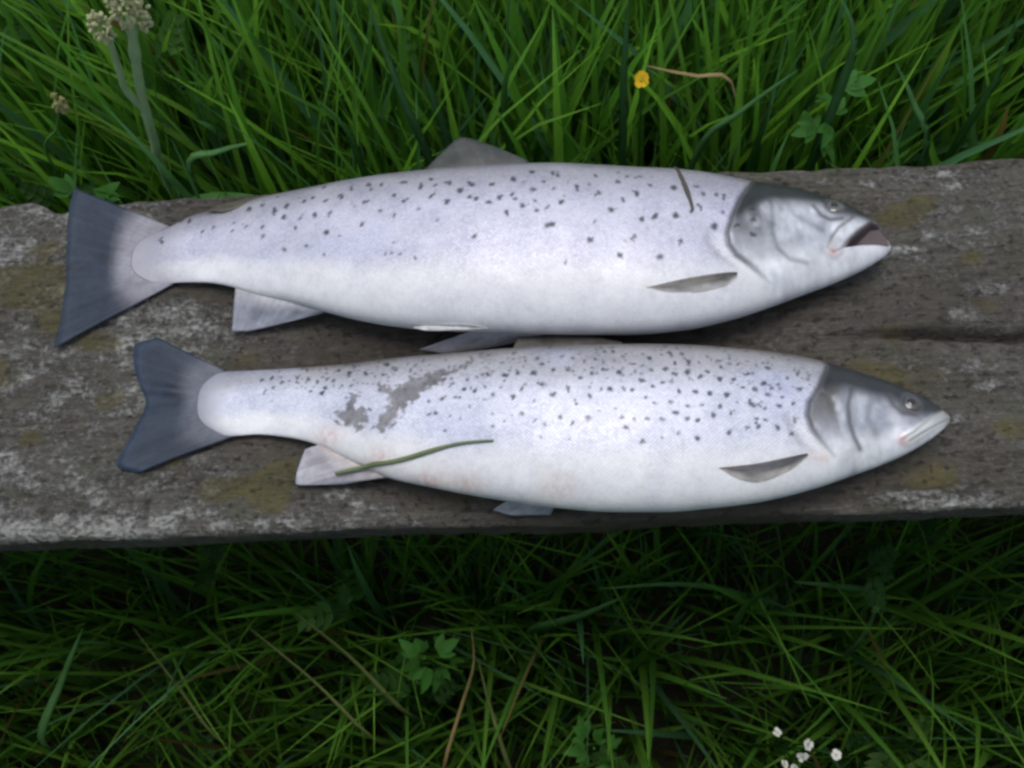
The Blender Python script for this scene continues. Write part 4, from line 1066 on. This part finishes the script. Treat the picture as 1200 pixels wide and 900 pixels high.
BACK_BLADES = [
    ([(-0.089, 0.426, 0.403), (-0.098, 0.426, 0.494), (-0.104, 0.426, 0.583)], .0075, PALE_BLADE, 'long pale grass blade slanting up left, rooted behind the larger trout\'s dorsal fin'),
    ([(-0.074, 0.436, 0.405), (-0.077, 0.436, 0.459), (-0.081, 0.436, 0.502)], .009, PALE_BLADE, 'short broad pale grass blade standing right above the dorsal fin'),
    ([(0.062, 0.446, 0.366), (0.058, 0.446, 0.473), (0.057, 0.446, 0.553)], .0075, PALE_BLADE, 'upright pale grass blade directly left of the yellow flower'),
    ([(0.114, 0.416, 0.42), (0.139, 0.416, 0.468), (0.169, 0.416, 0.509)], .005, PALE_BLADE, 'slim grass blade slanting up right above the gill cover of the larger trout'),
    ([(0.295, 0.426, 0.387), (0.264, 0.426, 0.453), (0.237, 0.426, 0.499)], .008, PALE_BLADE, 'broad grass blade leaning left at the back right of the bench'),
    ([(0.321, 0.436, 0.45), (0.316, 0.436, 0.482), (0.308, 0.436, 0.528)], .007, DEEP_BLADE, 'grass blade at the top right corner behind the bench'),
    ([(-0.289, 0.446, 0.386), (-0.258, 0.446, 0.409), (-0.224, 0.446, 0.42)], .007, PALE_BLADE, 'arched pale grass blade bending right beside the foot of the thick stalk'),
    ([(-0.139, 0.416, 0.424), (-0.141, 0.416, 0.472), (-0.154, 0.416, 0.507)], .006, DEEP_BLADE, 'arching grass blade left of the dorsal fin, tip bent over leftwards'),
    ([(0.207, 0.426, 0.486), (0.201, 0.426, 0.529), (0.184, 0.426, 0.564)], .008, PALE_BLADE, 'broad pale blade rising just above the rounded leaves at top right'),
    ([(0.164, 0.436, 0.372), (0.165, 0.436, 0.418), (0.164, 0.436, 0.458)], .006, DEEP_BLADE, 'upright deep green blade behind the bench above the dark trout head'),
    ([(-0.027, 0.446, 0.374), (-0.029, 0.446, 0.452), (-0.02, 0.446, 0.507)], .0075, DEEP_BLADE, 'wide deep green blade behind the middle of the larger trout')]
for P, w, m, lb in BACK_BLADES:
    blade_thing('long_grass_blade', rooted(P, True), w, m, lb, 'grass blade', 'single long grass blades')

FRONT_BLADES = [
    ([(-.473, .015, .14), (-.433, .063, .2), (-.39, .101, .26)], .0095, PALE_BLADE, 'broad blue green grass blade standing at the lower left corner'),
    ([(-.171, .011, .14), (-.212, .057, .2), (-.256, .099, .26)], .0035, GREEN_STRAW, 'long thin yellowish stem slanting down right in the lower left grass'),
    ([(-.145, .034, .14), (-.183, .077, .2), (-.217, .108, .26)], .0045, GREEN_STRAW, 'yellow green blade just right of the long thin slanting stem'),
    ([(-.025, .104, .14), (.014, .106, .2), (.05, .113, .26)], .0085, PALE_BLADE, 'broad pale blade lying sideways below the middle of the bench'),
    ([(.163, .128, .14), (.103, .13, .2), (.027, .119, .26)], .006, PALE_BLADE, 'long grass blade lying flat pointing left, close under the bench edge'),
    ([(.152, .10, .14), (.155, .110, .2), (.165, .116, .30)], .009, DEEP_BLADE, 'upright broad blade growing at the bench edge under the speckled trout\'s pectoral fin'),
    ([(.277, .127, .14), (.232, .124, .2), (.182, .120, .26)], .008, PALE_BLADE, 'broad blade pointing left below the head of the speckled trout'),
    ([(.255, .077, .14), (.257, .095, .2), (.245, .112, .28)], .006, PALE_BLADE, 'curved narrow blade crossing others below the speckled trout\'s head'),
    ([(-.308, .012, .14), (-.333, .06, .2), (-.349, .1, .26)], .003, GREEN_STRAW, 'thin slanting stem between the corner blade and the longer stem at lower left'),
    ([(-.051, -.018, .14), (-.064, .033, .2), (-.069, .069, .26)], .004, GREEN_STRAW, 'greenish stem rising right of the yellow straw at bottom centre')]
for P, w, m, lb in FRONT_BLADES:
    blade_thing('long_grass_blade', rooted(P, False), w, m, lb, 'grass blade', 'single long grass blades')

blade_thing('dry_straw', rooted([(-.11, -.014, .14), (-.091, .034, .18), (-.076, .066, .22), (-.074, .092, .26)], False), .0032, STRAW,
            'bent yellow dry straw at the bottom centre of the grass', 'straw')
blade_thing('dry_straw', [(.17, .50, 0), (.165, .48, .3), (.135, .438, .468), (.106, .432, .488), (.087, .431, .496), (.071, .431, .503)], .0028, STRAW,
            'tan dry straw tip touching the yellow flower', 'straw')


def stalk_mesh(P, r0, r1, nodes=()):
    C_ = curve_pts(P, 36); t = np.linspace(0, 1, 36)
    r = r0 + (r1 - r0) * t
    for nd in nodes: r = r + .0016 * np.exp(-((t - nd) / .018) ** 2)
    return make_mesh('stem', *tube(C_, r, 10))


def seed_cluster(center, size, n, seed, bead=.0026):
    r2 = np.random.default_rng(seed)
    Vs, Qs, off = [], [], 0
    for k in range(n):
        d = r2.normal(size=3); d /= np.linalg.norm(d)
        p = np.array(center) + d * np.array(size) * r2.uniform(.25, 1) ** .5
        nt, nr_ = 5, 7
        an = np.linspace(-math.pi / 2, math.pi / 2, nt)[:, None]; ph = np.linspace(0, 2 * math.pi, nr_, endpoint=False)[None]
        b = bead * r2.uniform(.6, 1.25)
        v = np.stack([np.cos(an) * np.cos(ph) * b * .8, np.cos(an) * np.sin(ph) * b * .8, np.sin(an) * b * 1.3 + 0 * ph], -1).reshape(-1, 3)
        B_ = basis(d + r2.normal(size=3) * .5)
        v = v[:, [2, 1, 0]] @ B_
        Vs.append(v + p); Qs.append(ring_grid(nt, nr_) + off); off += len(v)
    return make_mesh('seed_cluster', np.vstack(Vs), np.vstack(Qs))


# thick pale stalk with a budding head, top left
st = root('budding_stalk', (-.335, .431, 0), 'thick pale green jointed stalk with cream bud clusters, rising behind the trout tails', 'plant')
O = np.array([-.335, .431, 0])
link('stem', stalk_mesh(np.array([(-.335, .431, 0), (-.320, .431, .22), (-.301, .431, .402), (-.291, .431, .448), (-.279, .431, .498), (-.265, .431, .543), (-.254, .431, .575)]) - O, .0038, .0030, (.84, .95)), STALK, st)
link('stem', stalk_mesh(np.array([(-.283, .431, .485), (-.285, .429, .510), (-.280, .428, .533), (-.274, .429, .560)]) - O, .0028, .0020), STALK, st)
link('bud_cluster', seed_cluster(np.array((-.274, .428, .572)) - O, (.009, .008, .011), 80, 5, .0016), SEED, st)
link('bud_cluster', seed_cluster(np.array((-.252, .431, .584)) - O, (.013, .010, .022), 170, 6, .0016), SEED, st)
v, q = leaf_shape(.085, .012, .25, .35, 8)
link('leaf', make_mesh('leaf', v @ basis((.95, -.05, .35)) + (np.array((-.306, .431, .36)) - O), q), LEAF_PALE, st)

sb = root('small_seed_head', (-.40, .441, 0), 'small yellowish seed head on a thin stem at the far top left', 'plant')
O = np.array([-.40, .441, 0])
link('stem', stalk_mesh(np.array([(-.40, .441, 0), (-.397, .441, .25), (-.389, .441, .414), (-.363, .441, .456), (-.350, .441, .478)]) - O, .0013, .0009), LEAF_PALE, sb)
link('seed_cluster', seed_cluster(np.array((-.347, .441, .484)) - O, (.005, .005, .010), 60, 8, .0014), leaf_material('olive_seed', .7, .2, color=(.26, .25, .10)), sb)


def petal_flower(name, loc, radius, petals, mat, normal, parent, center_mat=None):
    """cupped petals round a centre; returns the blossom object"""
    Vs, Qs, off = [], [], 0
    r3 = np.random.default_rng(int(abs(loc[0]) * 1e5) % 997)
    for k in range(petals):
        a = 2 * math.pi * k / petals
        v, q = leaf_shape(radius * r3.uniform(.8, 1.15), radius * r3.uniform(.75, 1.0), .15, r3.uniform(-.3, .1), 7, power=1.7)
        Rz = np.array([[math.cos(a), math.sin(a), 0], [-math.sin(a), math.cos(a), 0], [0, 0, 1]])
        Vs.append(v @ Rz + np.array([0, 0, .0003 * k])); Qs.append(q + off); off += len(v)
    me = make_mesh(name, np.vstack(Vs), np.vstack(Qs))
    o = link(name, me, mat, parent); o.location = loc
    o.rotation_euler = Vector(normal).to_track_quat('Z', 'Y').to_euler()
    c = link('flower_centre', seed_cluster((0, 0, radius * .12), (radius * .22,) * 3, 14, 3, radius * .13), center_mat or mat, o)
    return o


bc = root('buttercup', (.078, .436, 0), 'single small yellow buttercup flower in the grass behind the larger trout', 'flower')
O = np.array([.078, .436, 0])
link('stem', stalk_mesh(np.array([(.078, .436, 0), (.079, .436, .2), (.073, .434, .40), (.068, .431, .488)]) - O, .0013, .0010), LEAF, bc)
petal_flower('blossom', np.array((.068, .431, .490)) - O, .0062, 5, YELLOW, (0.25, -.7, .7), bc)

for i, (c0, nleaf, sz, mat, lb, base) in enumerate([
        ((.209, .431, .465), 8, .020, LEAF, 'rounded green leaves of a low weed behind the bench at upper right', (.205, .45, 0)),
        ((-.112, .070, .255), 9, .017, LEAF, 'lobed green leaf cluster in the grass below the middle of the bench', (-.11, .07, -.11)),
        ((.02, .0, .20), 8, .016, LEAF, 'dark small leafed weed at the bottom right of the straw', (.02, .0, -.20)),
        ((-.375, .425, .40), 8, .022, LEAF, 'broad deep green leaves beside the larger trout\'s tail fin', (-.39, .45, 0))]):
    w = root('leafy_weed', base, lb, 'weed', 'leafy weeds in the grass')
    O = np.array(base)
    r2 = np.random.default_rng(40 + i)
    link('stem', stalk_mesh(np.array([base, np.array(base) * .5 + np.array(c0) * .5 + [.004, 0, 0], c0]) - O, .0017, .0012), LEAF, w)
    for k in range(nleaf):
        a = 2.4 * k + r2.uniform(-.4, .4)
        el = r2.uniform(-.5, .8)
        d = np.array((math.cos(a) * math.cos(el), math.sin(a) * math.cos(el), math.sin(el)))
        at = np.array(c0) - O + np.array([0, 0, -.016 * k * (.6 + .4 * r2.uniform())]) + d * r2.uniform(.004, .016)
        ln = sz * r2.uniform(.7, 1.25)
        # three-lobed leaf: a middle lobe and two shorter side lobes, one mesh
        Vs, Qs, off = [], [], 0
        for da, f in ((0, 1.0), (.75, .72), (-.75, .72)):
            v, q = leaf_shape(ln * f, ln * .52 * f, .22, r2.uniform(.1, .5), 8, .10)
            Rz = np.array([[math.cos(da), math.sin(da), 0], [-math.sin(da), math.cos(da), 0], [0, 0, 1]])
            Vs.append(v @ Rz); Qs.append(q + off); off += len(v)
        lv = np.vstack(Vs) @ basis(d, (r2.normal() * .5, r2.normal() * .5, 1)) + at
        link('leaf', make_mesh('leaf', lv, np.vstack(Qs)), mat, w)

wf = root('white_flower', (.185, .0, -.205), 'tiny white flowers clustered on thin stems at the bottom right', 'flower')
O = np.array([.185, .0, -.205])
for k, p in enumerate([(.161, .008, .24), (.182, -.001, .24), (.179, -.009, .236), (.203, -.009, .24), (.164, -.015, .235), (.172, -.017, .236)]):
    link('stem', stalk_mesh(np.array([(.185, 0, -.205), (.184, -.001, .08), np.array(p) * .6 + np.array((.184, 0, .16)) * .4, (p[0], p[1], p[2] - .002)]) - O, .0012, .0007), LEAF, wf)
    petal_flower('blossom', np.array(p) - O, (.0033, .0045, .0042, .0038, .0035, .0035)[k], 5, WHITE, (.9 * math.sin(k * 2.1), .7 * math.cos(k * 1.7) - .1, 1), wf, SEED)
